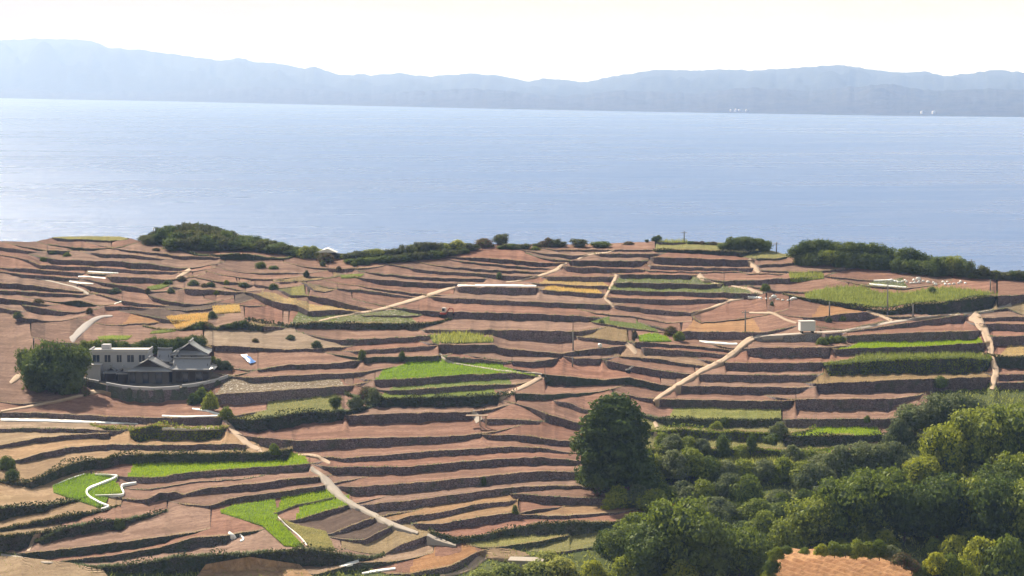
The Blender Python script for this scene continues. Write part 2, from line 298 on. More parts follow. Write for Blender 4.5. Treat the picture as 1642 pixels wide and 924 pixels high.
# ------------------------------------------------------------------ the terraced hillside, wall by wall
# one line per retaining wall: block | points along its top edge (x, y, dark band height) in a photo tile | f=field behind it, v=bank growth
WALLS = '''
LF|R1 330,163,18 450,170,14 700,180,10|f=ygrass
LF|R1 0,222,22 90,228,24 170,244,18
LF|R1 300,240,26 430,246,20|v=3
LF|R1 450,222,18 590,232,14|v=3
LF|R1 620,262,24 860,272,22 1010,292,10
LF|R1 760,235,12 940,252,14 1130,276,20 1380,286,16
LF|R1 320,296,32 550,304,30 700,308,34 930,326,34 1130,354,18
LF|R1 170,300,16 250,330,26 400,340,26 540,344,22 870,366,22 1080,378,16
LF|R1 60,352,20 150,354,24 390,374,24 530,384,20
LF|R1 540,384,16 660,394,10|f=pale
LF|R1 670,406,38 870,410,36 1010,422,26
LF|R1 80,384,18 250,398,26 430,414,20
LF|R1 640,442,22 850,472,32 940,496,16
LF|R1 0,446,34 200,456,34 400,488,18 520,502,10
LF|R1 560,466,30 700,490,30 740,498,12
LF|R1 0,494,24 250,506,22 500,520,18
LF|R1 0,540,38 150,558,24 300,580,12
LF|R1 390,562,14 500,556,40 600,582,10|v=3
LF|R1 130,582,28 240,602,40 400,626,24
LF|R1 0,600,24 120,622,20
LF|R1 100,654,34 290,684,10
KN|R1 1370,272,26 1480,268,38 R2 0,268,34 100,286,16|v=4
MF|R1 660,592,26 800,592,20 900,602,12
MF|R1 770,556,32 900,576,22 1030,590,8
MF|R1 920,520,36 1050,560,24 1190,578,16
MF|R1 1160,480,34 1350,490,30 1480,502,14|v=2
MF|R1 1390,436,20 1480,440,14|v=2
MF|R1 1500,460,18 1600,456,14|v=2
MF|R1 1170,620,14 1310,608,12|f=dark
MF|R1 770,706,8 1000,692,12|f=orange
MF|R1 1000,668,26 1130,684,20|f=dark
MF|S2 690,625,10 820,575,45 950,562,52 1050,612,16 1120,582,44 1300,562,56 1642,587,56|v=4
MF|R2 0,415,12 140,425,10
MF|R2 190,430,16 300,432,12|f=dry
MF|R2 0,452,20 150,472,12
MF|S3 560,460,26 600,500,26 660,545,14 770,555,12 880,525,8|f=dry
MF|S3 560,385,18 650,408,12
MF|S3 60,365,14 270,360,18 500,372,12
MF|S3 300,450,26 450,457,14|f=dry
MF|S3 340,545,34 420,592,26 600,592,16|f=ygrass
MF|S3 0,700,14 110,706,10
YF|R2 45,515,32 150,560,42 300,586,36 370,624,36 560,612,32 700,630,8|f=straw,v=1
YF|R2 0,700,40 110,715,32 210,722,12|f=dry
CF|R2 490,356,20 650,352,20|v=2
CF|R2 1320,284,14 1500,288,26 R3 78,300,26 250,318,26 420,322,14
CF|R2 1330,312,10 1480,324,14 R3 78,338,16 300,356,10
CF|R2 1240,342,12 1430,358,16 R3 78,368,18 250,380,10
CF|R2 1035,358,20 1200,372,20 1430,386,22 R3 78,402,28 260,404,16
CF|R2 790,384,12 980,402,16 1200,414,22 1470,420,20
CF|R2 710,414,18 850,427,32 1100,442,32 1290,448,24
CF|R2 740,472,8 900,492,16 1110,520,14
CF|R2 550,482,12 700,488,18 900,518,18 1010,534,10
CF|R2 350,522,28 480,538,42 600,572,38 720,602,20 800,614,8
MD|R2 250,712,12 400,698,34 600,697,38 1060,704,36|f=cabbage,v=5
MD|R2 690,648,8 1000,652,12 1090,648,8|f=cabbage
ST|R2 1290,472,38 R3 78,472,44 240,476,40
ST|R2 1130,534,22 1300,542,30 R3 78,558,28 690,580,32
ST|R2 920,604,10 1080,617,28 1200,624,38 R3 78,634,42 300,642,42 590,658,30
ST|R2 1100,740,20 1500,740,28 R3 78,742,62 460,748,66
ST|R2 1190,830,54 1530,834,44 R7 0,146,42 250,172,34 390,186,26 560,158,34 800,134,44
TR|R3 980,176,16 1140,186,12 1190,192,8|f=scrub
TR|R3 370,238,10 600,237,12 980,238,12
TR|R3 960,240,12 1250,240,22 1530,254,26|f=ygrass,v=4
TR|R3 640,264,20 990,262,22
TR|R3 940,284,40 1200,289,50 1590,304,40
TR|R3 250,258,10 450,272,26 540,270,12
TR|R3 440,304,36 700,309,36 920,306,38
TR|R3 950,334,24 1300,350,18 1590,352,22
TR|R3 395,342,38 700,352,30 930,364,14
TR|R3 910,368,10 1200,377,8 1520,377,6
YS|R3 280,404,26 700,409,32
YS|R3 250,450,16 690,466,22|f=straw
YS|R3 250,488,24 650,514,26|f=gold
CM|R3 760,390,26 1210,395,28
CM|R3 710,442,28 1000,448,36 1410,454,26|f=sprout
CM|R3 680,492,26 1200,504,26 1590,510,34|f=sprout
CM|R3 670,534,26 1000,548,32 1430,550,22
CM|R3 730,584,26 1000,614,34 1200,630,20 1340,600,10
CM|R3 1290,419,26 1400,434,28 1642,426,28 R4 80,404,28 240,394,32 370,388,14
GS|R3 600,634,8 850,658,10 1050,694,6
GS|R3 570,690,12 800,724,12 1000,750,6|f=green
GS|R7 490,80,20 650,95,22 810,112,22|f=dry
GS|R7 860,112,40 1000,120,22 1240,138,16 1490,164,20
RB|R3 1210,654,18 1270,694,6 1540,670,8
RB|R3 1150,750,48 1642,754,38|f=orange
RB|R7 880,148,54 1000,154,38 1430,192,24
RB|R7 770,202,10 1000,218,26 1290,266,12|f=pale
RB|R7 650,222,44 800,258,42 1000,288,42 1230,318,22
RB|R7 400,202,14 480,214,42 640,218,38
RB|R7 290,314,62 450,328,58 650,352,34 820,332,46 1000,378,42 1080,388,26|v=3
RB|R7 0,228,32 200,238,32 380,214,46
BT|R7 100,434,42 300,440,36 570,430,12|v=3
BT|R7 340,480,24 450,494,36 540,537,26|v=2
BT|R6 1480,594,34 R7 0,594,34 250,606,20
BT|R7 170,514,14 300,564,52 490,616,46|v=2
BT|R6 1450,694,28 1642,694,34 R7 200,704,44 500,744,26
GR|R6 570,98,34 800,90,34 1120,74,26
GR|R6 660,170,20 900,150,28 1180,134,22
GR|R6 720,208,38 940,204,32 1190,198,36|v=3
GR|R6 1230,204,34 1450,218,26 1642,242,14
GR|R6 790,348,46 1000,342,46 1300,320,44 1642,306,34 R7 150,314,28 260,330,10|f=lime
GR|R6 870,418,24 1100,404,38 1400,384,34 1642,378,18|f=green
GR|R6 810,464,54 1100,458,60 1400,452,64 1560,446,56|f=green,v=9
GR|R6 620,574,54 800,564,62 1100,554,58 1390,550,46|v=1
WF|R1 1280,834,36 1500,844,32 R2 0,848,26 200,862,16 400,858,16 570,848,20|f=pale
WF|R6 50,284,16 250,254,30 500,248,30 700,224,44
WF|R6 0,334,34 300,318,36 700,304,24
WF|R5 1340,442,66 R6 0,428,72 300,408,62 600,388,44|f=plastic,v=2
WF|R5 1430,590,50 R6 0,604,80 200,574,80 380,550,72 590,550,50|f=ygreen,v=10
WF|R6 60,708,56 300,732,62 600,718,58 880,708,54 1100,708,44 1300,699,36 1450,688,24
HB|R5 470,118,60 520,122,170 640,124,190 850,126,200 1100,126,200 1290,134,170 1330,150,60
HW|R5 495,345,20 560,360,40 640,376,60 760,396,80 960,410,80 1125,400,76 1270,376,60 1430,330,16|f=yard,v=3
LL|R5 110,502,10 350,484,12 540,434,8
LL|R5 0,554,30 300,558,26 700,579,36 1000,589,50 1390,584,46
LL|R5 0,656,20 300,652,24 500,657,26 700,668,34|f=pale
LL|R5 850,654,80 950,632,92 1100,652,80 1410,650,66|v=12
LL|B1 0,104,20 250,54,32 500,34,26 690,24,34|f=dryp
LL|B1 110,198,22 250,154,40 450,114,36 700,98,32 1000,100,32 1400,96,36 1540,98,34|v=2,f=dryp
LL|B1 190,334,46 350,254,62 500,204,64 800,164,56 1100,154,56 1642,150,54 B2 270,124,70|v=8,f=dryp
LL|B1 800,304,30 1000,302,36 1200,268,38 1642,238,40 B2 380,218,44|f=lime
LL|B1 940,378,8 1200,334,8 1500,314,6
LL|B1 920,442,36 1000,398,46 1110,398,36 1150,410,14 1300,370,38 1642,340,44 B2 200,318,42 450,298,34
LL|B1 1310,484,20 1450,434,34 1642,408,40 B2 250,384,36 480,354,30
LL|B2 160,528,12 300,472,12 540,430,10|f=lime
LL|B2 290,574,16 450,524,32 640,474,20|f=lime
LL|B2 505,658,12 600,624,26 720,574,36 810,552,22|f=dark
LL|B2 720,694,32 800,654,40 920,600,28|f=dark
LL|B2 860,778,10 950,724,40 1110,669,44 1220,718,12|f=dry
LL|B2 1000,908,16 1250,864,40 1430,770,52|f=orange
LL|B1 0,498,72 130,484,62 290,478,42|v=6,f=dryp
LL|B1 0,627,18 250,574,34 480,534,42|v=4,f=dryp
LL|B1 0,667,100 120,662,100 220,652,56|v=5,f=dryp
LL|B1 230,704,32 400,624,60 600,584,62 765,570,58|v=5
LL|B1 150,777,46 500,744,52 800,704,52 1040,674,42|v=3
LL|B1 300,837,14 700,792,38 1000,744,38 1200,684,72 1420,666,52|v=3
LL|B1 550,864,18 800,854,52 1100,804,96 1400,784,106 1642,774,108 B2 300,750,124 500,770,88 700,804,32|v=10
LL|B2 420,912,10 690,836,46 870,834,22|v=3,f=pale
CS|B2 440,174,12 600,184,26 900,158,36 1200,134,36 1642,112,34 R7 250,774,26 430,804,10
CS|B2 520,238,46 700,238,50 1000,235,46 1300,208,46 1642,184,46 R7 250,834,48 480,854,32
CS|B2 630,364,54 900,349,60 1200,324,56 1642,279,54 B3 250,264,58 540,274,40
CS|B2 780,469,48 1000,449,50 1300,409,54 1642,364,38 B3 300,354,24 610,360,16
CS|B3 60,404,34 350,424,54 690,440,36
CS|B2 920,577,22 1000,549,40 1200,524,36 1400,474,32 1642,449,24 B3 120,448,16|f=dryp
CS|B3 130,530,24 250,504,22 370,492,8
CS|B2 1020,594,34 1200,594,44 1400,559,52 B3 0,534,52 100,524,44 150,540,24 400,544,22 735,522,14|v=2,f=dryp
CS|B2 1150,654,42 1300,684,34 1500,659,44 B3 0,644,38 200,600,62 500,584,80 830,586,22|v=4
CS|B3 0,739,22 250,704,36 440,664,22|f=ygrass,v=3
CS|B3 370,774,12 590,739,12|f=ygrass
RS|R7 1560,154,52 R8 74,140,60 490,139,58
RS|R7 1420,244,50 R8 74,231,50 445,229,44
RS|R7 1260,314,44 R8 74,303,42 385,304,36
RS|R7 1110,386,48 R8 74,374,42 305,379,34
RS|R7 990,470,50 R8 74,457,48 270,454,52
RS|S5 370,172,68 830,180,70 1390,178,72|f=ygreen,v=4
RS|S5 320,278,66 520,265,76 880,292,66 980,283,84 1350,302,76|f=ygrass,v=12
RS|S5 300,442,58 500,452,84 800,442,94 1000,432,86 1450,452,76 1642,452,84|v=12,f=ygrass
RS|S5 190,624,120 600,594,180 790,614,96 1100,624,86 1642,624,96|v=14,f=scrub
RC|R8 20,86,12 80,74,28 430,58,44|m=concrete_wall
RT|R8 435,56,44 545,50,42
RT|S7 0,650,10 400,593,32 700,548,48 1000,506,68 1090,499,72
RT|R8 560,68,42 1000,49,54 1390,36,56
RT|R8 520,148,38 1000,134,44 1400,110,68|f=lime
RT|R8 450,242,60 800,214,82 1300,198,94 1430,214,66|f=scrub,v=12
RT|R8 410,352,64 1000,328,78 1430,314,66|f=dry
RT|R8 280,448,64 840,444,68
RT|R8 200,568,48 830,563,52
RT|R8 215,666,64 600,664,58 800,662,28|f=lime,v=7
RT|R8 250,770,58 510,770,58|f=lime,v=12
FR|S7 1200,480,14 1480,430,22 1620,490,6|f=dry
FR|S7 1220,522,34 1642,514,38
FR|S7 1250,577,68 1642,582,66
FR|S7 1340,694,86 1642,694,88
FR|R8 1480,192,74 1642,194,74|f=straw,v=4
FR|R8 1490,300,38 1642,300,38
FR|R8 1490,348,42 1642,350,42
UR|R4 50,278,12 150,279,12 230,264,10|v=3,f=ygrass
UR|R4 70,314,16 200,309,16 330,298,10
UR|R4 80,346,10 250,358,10 400,354,12 590,334,14
UR|R4 0,368,6 200,369,6
UR|R4 470,386,8 600,394,10 740,410,6
UR|R4 0,442,8 160,472,12 330,480,8
UR|S7 150,220,16 400,240,16 560,246,16|f=sprout
UR|R4 330,514,14 450,532,20 600,550,24 730,580,22 830,594,22 1000,550,52 1150,542,76 1478,499,74|v=5
UR|R4 1484,499,74 1560,497,60 1642,494,46
UR|R4 380,630,14 560,606,42 700,594,52 760,624,12|f=orange
UR|R4 850,626,10 1000,624,24 1210,614,10
UR|R4 600,697,8 790,657,12
'''
PLACE = dict(LF='on the hazy left slope', KN='under the wooded knoll', MF='in the small plots left of centre',
    YF='by the straw plot left of centre', CF='left of the upper sandy lane', MD='by the speckled vegetable plot', ST='under the long white plastic strip', TR='on the hilltop near the sea',
    YS='among the central straw yellow strips', CM='right of the straw yellow strips', GS='around the slanting green strip', RB='left of the pale ramp road', BT='left above the great round tree',
    GR='among the central green strips', WF='right of the tiled house', HW='under the tiled house yard', LL='in the lower left terraces', CS='in the stack left of the great tree',
    RS='right of the pale ramp road', RC='below the white storage box', RT='left of the steep right track', FR='right of the steep right track', UR='on the upper right slope', HB='behind the tiled house')
ORD = ORDS
RIDGE = [(-160, 392), (0, 387), (58, 388), (84, 381), (128, 379), (190, 379), (235, 388), (300, 386), (400, 395), (470, 404), (540, 410), (600, 414), (680, 408), (740, 398), (800, 391), (900, 392), (1000, 390),
         (1050, 387), (1100, 388), (1190, 391), (1232, 401), (1270, 410), (1330, 416), (1400, 424), (1500, 432), (1560, 438), (1642, 444), (1804, 452)]
US = np.arange(-160, 1804, 2.5); NC = len(US)
ru, rv = zip(*RIDGE); VR = np.interp(US, ru, rv) + vnoise(US / 11, 5) * .6
W = []
for line in WALLS.strip().splitlines():
    q = line.split('|'); p = pts(q[1]); o = dict(t.split('=') for t in q[2].split(',')) if len(q) > 2 else {}
    L_open, R_open = p[0][0] <= 3, p[-1][0] >= 1636
    if L_open: p = [(-165,) + p[0][1:]] + p
    if R_open: p = p + [(1810,) + p[-1][1:]]
    a = np.array(p); a = a[np.argsort(a[:, 0], kind='stable')]; k = np.where((US >= a[0, 0]) & (US <= a[-1, 0]))[0]
    i = len(W); u = US[k]
    vt = np.interp(u, a[:, 0], a[:, 1]); h = np.interp(u, a[:, 0], a[:, 2]) * 1.02
    vt = vt + vnoise(u / 14, i) * .7 + vnoise(u / 5, i + 50) * .35; h = h * (1 + .1 * vnoise(u / 9, i + 90))
    W.append(dict(block=q[0], k=k, vt=vt, h=np.maximum(h, .3), f=o.get('f', 'soil'), v=float(o.get('v', 0)), m=o.get('m'), meanv=float(a[:, 1].mean())))
# where a wall runs out, its field narrows to a point against the next wall behind it
core = [[] for _ in range(NC)]
for w in W:
    for j, c in enumerate(w['k']): core[c].append((w['vt'][j], w['vt'][j] + w['h'][j]))
for i, w in enumerate(W):
    w['core'] = (w['k'][0], w['k'][-1]); w['fade'] = np.ones(len(w['k']))
    for side in (-1, 1):
        c = w['k'][0] if side < 0 else w['k'][-1]; v = w['vt'][0] if side < 0 else w['vt'][-1]; ks, vs, stopped = [], [], False
        m_ = min(12, len(w['k']) - 1); sl = (w['vt'][0] - w['vt'][m_]) / m_ if side < 0 else (w['vt'][-1] - w['vt'][-1 - m_]) / m_; sl = float(np.clip(sl, -.5, .35))
        for n in range(1, 30):
            c += side
            if not 0 <= c < NC: break
            v2 = v + sl * max(0, 1 - n / 20) - .12 - .02 * n + .25 * vnoise(n / 3, i); hit = [q for q in core[c] if q[1] > v2 - 1.2 and q[0] < v + 1]
            if hit or v2 < VR[c] + 1.5: stopped = True; break
            v = v2; ks.append(c); vs.append(v)
        he = w['h'][0] if side < 0 else w['h'][-1]; nn = np.arange(len(ks)) + 1; nz = np.maximum(.25, he * np.where(nn < 4, 1 - nn * .12, .62 * (1 - nn / 30))); inner = slice(0, 3) if side < 0 else slice(-3, None)
        if len(ks) < 3 and 0 < w['k'][0] and w['k'][-1] < NC - 1: w['h'][inner] *= np.array([.25, .5, .8])[::-side][-len(w['h'][inner]):] if len(w['h']) > 3 else .5
        if ks:
            if side < 0: ks, vs, nz = ks[::-1], vs[::-1], nz[::-1]
            ks, vs, z = np.array(ks), np.array(vs), np.array(nz)
            zf = np.clip((len(ks) - np.arange(len(ks)) - 1) / min(9, max(2, len(ks))), 0, 1) ; zf = zf[::-1] if side < 0 else zf; z = np.maximum(.2, z * zf)
            cat = (lambda a, b: np.concatenate([b, a])) if side < 0 else (lambda a, b: np.concatenate([a, b]))
            w['k'] = cat(w['k'], ks); w['vt'] = cat(w['vt'], vs); w['h'] = cat(w['h'], z); w['fade'] = cat(w['fade'], zf)
# resolve each column, far to near
COLS = [[] for _ in range(NC)]
for i, w in enumerate(W):
    w['pt'] = np.zeros((len(w['k']), 3)); w['pb'] = np.zeros((len(w['k']), 3)); w['back'] = np.zeros((len(w['k']), 3))
    for j, c in enumerate(w['k']): COLS[c].append((w['vt'][j], w['h'][j], i, j))
KNOTS = []                            # per column: list of (v, point) far to near
def on_chord(u, v, p0, p1):           # distance at which the sight line (u, v) meets the straight ground p0-p1
    d = P(u, v, 1.0) - np.array([0, 0, CAM_Z]); y0, z0 = p0[1], p0[2] - CAM_Z; Dy, Dz = p1[1] - y0, p1[2] - CAM_Z - z0; den = Dy * d[2] - Dz * d[1]
    t = (z0 * d[1] - y0 * d[2]) / den if abs(den) > 1e-9 else .5
    return y0 + float(np.clip(t, -.05, 1.05)) * Dy
for c in range(NC):
    lst = sorted(COLS[c]); prev = VR[c] + .8; rid = P(US[c], VR[c], S(VR[c])); near = P(US[c], 1060, S(1060)); E = []
    for n, (vt, h, i, j) in enumerate(lst):
        vt = max(vt, prev + .9); vb = vt + h
        if n + 1 < len(lst): vb = min(vb, max(lst[n + 1][0] - 1.0, vt + .4))
        Y = float(S((vt + vb) / 2)); hm = (vb - vt) * Y / FPX
        E.append([vt, vb, P(US[c], vt, Y), P(US[c], vb, Y - .13 * hm), i, j]); prev = vb
    for n, e in enumerate(E):          # a wall that runs out sinks into the ground around it
        f = W[e[4]]['fade'][e[5]]
        if f < 1:
            far = next((q[3] for q in E[:n][::-1] if W[q[4]]['fade'][q[5]] >= 1), rid); nea = next((q[2] for q in E[n + 1:] if W[q[4]]['fade'][q[5]] >= 1), near)
            for k in (0, 1):
                e[2 + k] = P(US[c], e[k], f * e[2 + k][1] + (1 - f) * on_chord(US[c], e[k], far, nea))
    kn = [(VR[c], rid)]; back = rid
    for vt, vb, pt, pb, i, j in E:
        w = W[i]; w['pt'][j] = pt; w['pb'][j] = pb; w['back'][j] = back; back = pb; kn += [(vt, pt), (vb, pb)]
    kn.append((1060, near)); KNOTS.append(kn)
    COLS[c] = (back, near)
def surf(u, v):                       # the ground point that shows at (u, v)
    c = int(np.clip(round((u - US[0]) / 2.5), 0, NC - 1)); kn = KNOTS[c]
    for a in range(len(kn) - 1):
        if v <= kn[a + 1][0] or a == len(kn) - 2:
            p0, p1 = kn[a][1], kn[a + 1][1]; break
    d = P(u, v, 1.0) - np.array([0, 0, CAM_Z]); dy, dz = d[1], d[2]
    y0, z0 = p0[1], p0[2] - CAM_Z; Dy, Dz = p1[1] - y0, p1[2] - CAM_Z - z0; den = Dy * dz - Dz * dy
    t = (z0 * dy - y0 * dz) / den if abs(den) > 1e-9 else .5
    return P(u, v, y0 + float(np.clip(t, -.05, 1.05)) * Dy)
def blades(base, hgt, wid, lean=.25):  # upright pointed blades, one triangle each
    n = len(base); a = rng.uniform(0, 2 * np.pi, n); h = hgt * rng.uniform(.6, 1.25, n); w = wid * rng.uniform(.6, 1.3, n)
    d = np.stack([np.cos(a), np.sin(a), 0 * a], 1) * (w / 2)[:, None]; tip = base + np.stack([rng.normal(0, lean, n) * h, rng.normal(0, lean, n) * h, h], 1)
    V = np.stack([base - d, base + d, tip], 1).reshape(-1, 3); return V, np.arange(3 * n).reshape(n, 3)
def cards(cen, size, nrm=None, jit=.9):   # leaf clumps: four-cornered leaves turned every way
    n = len(cen); q = rng.normal(size=(n, 3)) * jit
    if nrm is not None: q = q + nrm
    q /= np.linalg.norm(q, axis=1)[:, None] + 1e-9; a = np.cross(q, rng.normal(size=(n, 3))); a /= np.linalg.norm(a, axis=1)[:, None] + 1e-9; b = np.cross(q, a)
    s = (size * rng.uniform(.6, 1.35, n))[:, None]; a = a * s; b = b * s * .62
    V = np.stack([cen - a, cen - b * .9 + a * .1, cen + a, cen + b * .9 + a * .15], 1).reshape(-1, 3); return V, np.arange(4 * n).reshape(n, 4)
def on_quads(Q, density):             # random points over quads (n,4,3)
    A = .5 * (np.linalg.norm(np.cross(Q[:, 1] - Q[:, 0], Q[:, 2] - Q[:, 0]), axis=1) + np.linalg.norm(np.cross(Q[:, 2] - Q[:, 0], Q[:, 3] - Q[:, 0]), axis=1))
    n = rng.poisson(A * density); i = np.repeat(np.arange(len(Q)), n); s, t = rng.random((2, len(i), 1)); q = Q[i]
    return (q[:, 0] * (1 - s) + q[:, 1] * s) * (1 - t) + (q[:, 3] * (1 - s) + q[:, 2] * s) * t, i
CROP = dict(lime=('blade_lime', 16, .38, .10), green=('blade_green', 10, .3, .10), ygreen=('blade_yellow', 10, .35, .1), ygrass=('blade_yellow', 5, .35, .09), gold=('blade_gold', 14, .4, .09),
            straw=('blade_gold', 4, .3, .08), dry=('blade_dry', 3, .3, .08), scrub=('leaf_scrub', 7, .9, .16), sprout=('blade_green', 4, .3, .14), cabbage=('blade_green', 4, .3, .16))
CROPNAME = dict(lime='bright green young rice', green='green grass crop', ygreen='yellowing green crop', ygrass='yellow green grass', gold='golden standing straw', straw='short straw stubble', dry='dry tan grass',
                scrub='rough green scrub', sprout='low vegetable sprouts', cabbage='speckled leafy vegetables')
count = {}
for i, w in enumerate(W): count.setdefault(w['block'], []).append((w['meanv'], i))
for b, l in count.items():
    for n, (_, i) in enumerate(sorted(l)): W[i]['ord'] = n if len(l) > 1 else None
def strip_mesh(front, back, rows_max=7, seed=0):
    n = len(front); dep = np.linalg.norm(back - front, axis=1); r = int(np.clip(np.median(dep) / 2.2, 2, rows_max)) + 1
    t = np.linspace(0, 1, r)[:, None, None]; G = front[None] * (1 - t) + back[None] * t
    G[1:-1, :, 2] += vnoise2(G[1:-1, :, 0] / 3.1, G[1:-1, :, 1] / 2.3, seed) * .07 * np.clip(dep[None] / 6, .2, 1)
    s = np.concatenate([[0], np.cumsum(np.linalg.norm(np.diff(front[:, :2], axis=0), axis=1))])
    uv = np.stack([np.broadcast_to(s[None], (r, n)), t[..., 0] * dep[None]], -1)
    V = G.reshape(-1, 3); F = gridF(n, r); UV = uv.reshape(-1, 2)
    for e, flip in ((0, 1), (n - 1, 0)):                       # closed ends
        a = np.arange(r) * n + e; low = V[a] - [0, 0, .4]; o = len(V); V = np.vstack([V, low]); UV = np.vstack([UV, UV[a]]); b = np.arange(r) + o
        F = np.vstack([F, np.stack([a[:-1], a[1:], b[1:], b[:-1]], 1)])
    return V, F, UV, G
for i, w in enumerate(W):
    n = len(w['k'])
    if n < 3: continue
    top, bot, back = w['pt'], w['pb'], w['back']; hm = top[:, 2] - bot[:, 2]; big = hm.max()
    place = PLACE[w['block']]; ordw = ORD[w['ord']] + ' ' if w['ord'] is not None else ''
    kind = 'grey concrete retaining wall' if w['m'] else ('overgrown terrace wall' if w['v'] >= 4 else 'dark stone terrace wall')
    lab = (f'{ordw}terrace wall down, {"overgrown" if w["v"] >= 4 else "dark stone"}, {place}' if ordw else f'{kind} {place}')
    rows = int(np.clip(big / .45, 2, 7)); t = np.linspace(0, 1.0, rows + 1)
    G = top[None] * (1 - t)[:, None, None] + bot[None] * t[:, None, None]
    rough = np.clip(hm / 2.0, .1, 1) * (.16 if not w['m'] else .03)
    for r in range(1, rows + 1): G[r, :, 1] += vnoise2(US[w['k']] / 4.2, np.full(n, r * 1.3), i) * rough
    G = np.concatenate([G, (bot - [0, 0, .7])[None]])
    wall = obj('retaining_wall', G.reshape(-1, 3), gridF(n, rows + 2), MATS[w['m'] or ('mossy_wall' if w['v'] >= 3 else 'stone_wall')], label=lab, category='wall', kind='thing', group='stone terrace walls ' + place)
    # field behind the wall
    c0, c1 = int(np.searchsorted(w['k'], w['core'][0])), int(np.searchsorted(w['k'], w['core'][1]))
    split = w['f'] in ('lime', 'green', 'gold', 'ygreen', 'plastic', 'cabbage', 'sprout', 'orange', 'straw', 'scrub', 'yard')
    V, F, UV, FG = strip_mesh(top, back, seed=i); rws = len(FG); fo = obj('terrace_field', V, F, [MATS[w['f']], MATS['soil']], uv=UV, kind='structure')
    cc = np.arange(n - 1)[None] + np.zeros((rws - 1, 1)); slant = np.arange(rws - 1)[:, None] * 1.1
    out = ((cc < c0 + slant * (c0 > 0)) | (cc >= c1 - slant * (c1 < n - 1))) if split else np.zeros_like(cc, bool)
    dd = np.linalg.norm(back - top, axis=1); dd = np.minimum(dd[:-1], dd[1:])
    if split: out |= (np.arange(1, rws)[:, None] / (rws - 1) * dd[None]) > 1.45 * np.median(dd) + 1
    mi = np.zeros(len(F), np.int32); mi[:out.size] = out.ravel(); fo.data.polygons.foreach_set('material_index', mi)
    if w['f'] in CROP:
        m, dens, hh, ww = CROP[w['f']]; cq = np.stack([FG[:-1, :-1], FG[:-1, 1:], FG[1:, 1:], FG[1:, :-1]], 2).reshape(-1, 4, 3)[~out.ravel()]; p, _ = on_quads(cq, dens)
        if len(p) > 20:
            V, F = blades(p - [0, 0, .03], hh, ww)
            obj('crop', V, F, MATS[m], kind='stuff', category='crop', label=f'{CROPNAME[w["f"]]} above the {ordw}terrace wall {place}', group='crops on the terraces')
    # tufts on the edge, growth over the face
    s = np.linalg.norm(np.diff(top[:, :2], axis=0), axis=1); k = rng.poisson(np.clip(s, 0, 3) * (7 if w['v'] < 4 else 34)); idx = np.repeat(np.arange(n - 1), k); f = rng.random((len(idx), 1))
    if not w['m'] and len(idx):
        p = top[idx] * (1 - f) + top[idx + 1] * f + np.stack([rng.normal(0, .12, len(idx)), rng.normal(.1, .25, len(idx)), np.full(len(idx), -.05)], 1)
        patchy = vnoise(p[:, 0] / 2.2, i) + rng.normal(0, .3, len(p)) > -.1; p = p[patchy]
        if len(p): 
            V, F = blades(p, .34 if w['v'] < 4 else .5, .16, .4); obj('grass_tufts', V, F, MATS['blade_dry' if i % 3 else 'blade_reed'], wall, kind='stuff')
    q = np.stack([G[:-2, :-1], G[:-2, 1:], G[1:-1, 1:], G[1:-1, :-1]], 2).reshape(-1, 4, 3)
    dens = w['v'] * 1.5 if w['v'] else .6
    if not w['m']:
        p, _ = on_quads(q, dens); keep = vnoise2(p[:, 0] / 3, p[:, 2] / 1.5, i) + rng.normal(0, .35, len(p)) > (-.6 if w['v'] >= 4 else .1); p = p[keep]
        if w['v'] >= 4:
            e = top[idx] * (1 - f) + top[idx + 1] * f; bulge = np.clip(vnoise(e[:, 0] / 2.6, i + 7) + .5, .05, 1.5)
            e = e + np.stack([0 * bulge, rng.normal(0, .5, len(e)), rng.random(len(e)) ** 1.6 * bulge * .9 * min(1, w['v'] / 8)], 1); p = np.vstack([p, e])
        if len(p):
            p = p - np.stack([0 * p[:, 0], rng.random(len(p)) * (.5 if w['v'] >= 4 else .12), 0 * p[:, 0]], 1)
            V, F = cards(p, .19 if w['v'] >= 4 else .14, np.array([[0, -.6, .5]])); obj('foliage', V, F, MATS['leaf_bank' if w['v'] < 12 else 'leaf_mid'], wall, kind='stuff')
# ground before the lowest walls, and the slope that falls to the sea behind the ridge
back = np.array([c[0] for c in COLS]); near = np.array([c[1] for c in COLS])
V, F, UV, FG = strip_mesh(near, back, 14, 77); obj('ground', V, F, MATS['scrub'], uv=UV, kind='structure')
cq = np.stack([FG[:-1, :-1], FG[:-1, 1:], FG[1:, 1:], FG[1:, :-1]], 2).reshape(-1, 4, 3); p, _ = on_quads(cq, 2.2); V, F = blades(p - [0, 0, .05], .6, .25, .5)
obj('ground_weeds', V, F, MATS['leaf_scrub'], kind='stuff', category='weeds', label='rough weeds on the open ground at the bottom')
rid = np.array([k[0][1] for k in KNOTS]); V = np.array([rid + [0, a, -b] for a, b in ((0, 0), (6, 1.2), (25, 9), (70, 30), (160, 80))]); V[-1, :, 2] = -4
obj('coast_slope', V.reshape(-1, 3), gridF(NC, 5), MATS['scrub'], uv=V.reshape(-1, 3)[:, :2], kind='structure')
low = near.copy(); low[:, 1] -= 140; low[:, 2] -= 16; obj('valley_ground', np.vstack([near - [0, 0, .02], low]), gridF(NC, 2), MATS['scrub'], uv=np.vstack([near, low])[:, :2], kind='structure')

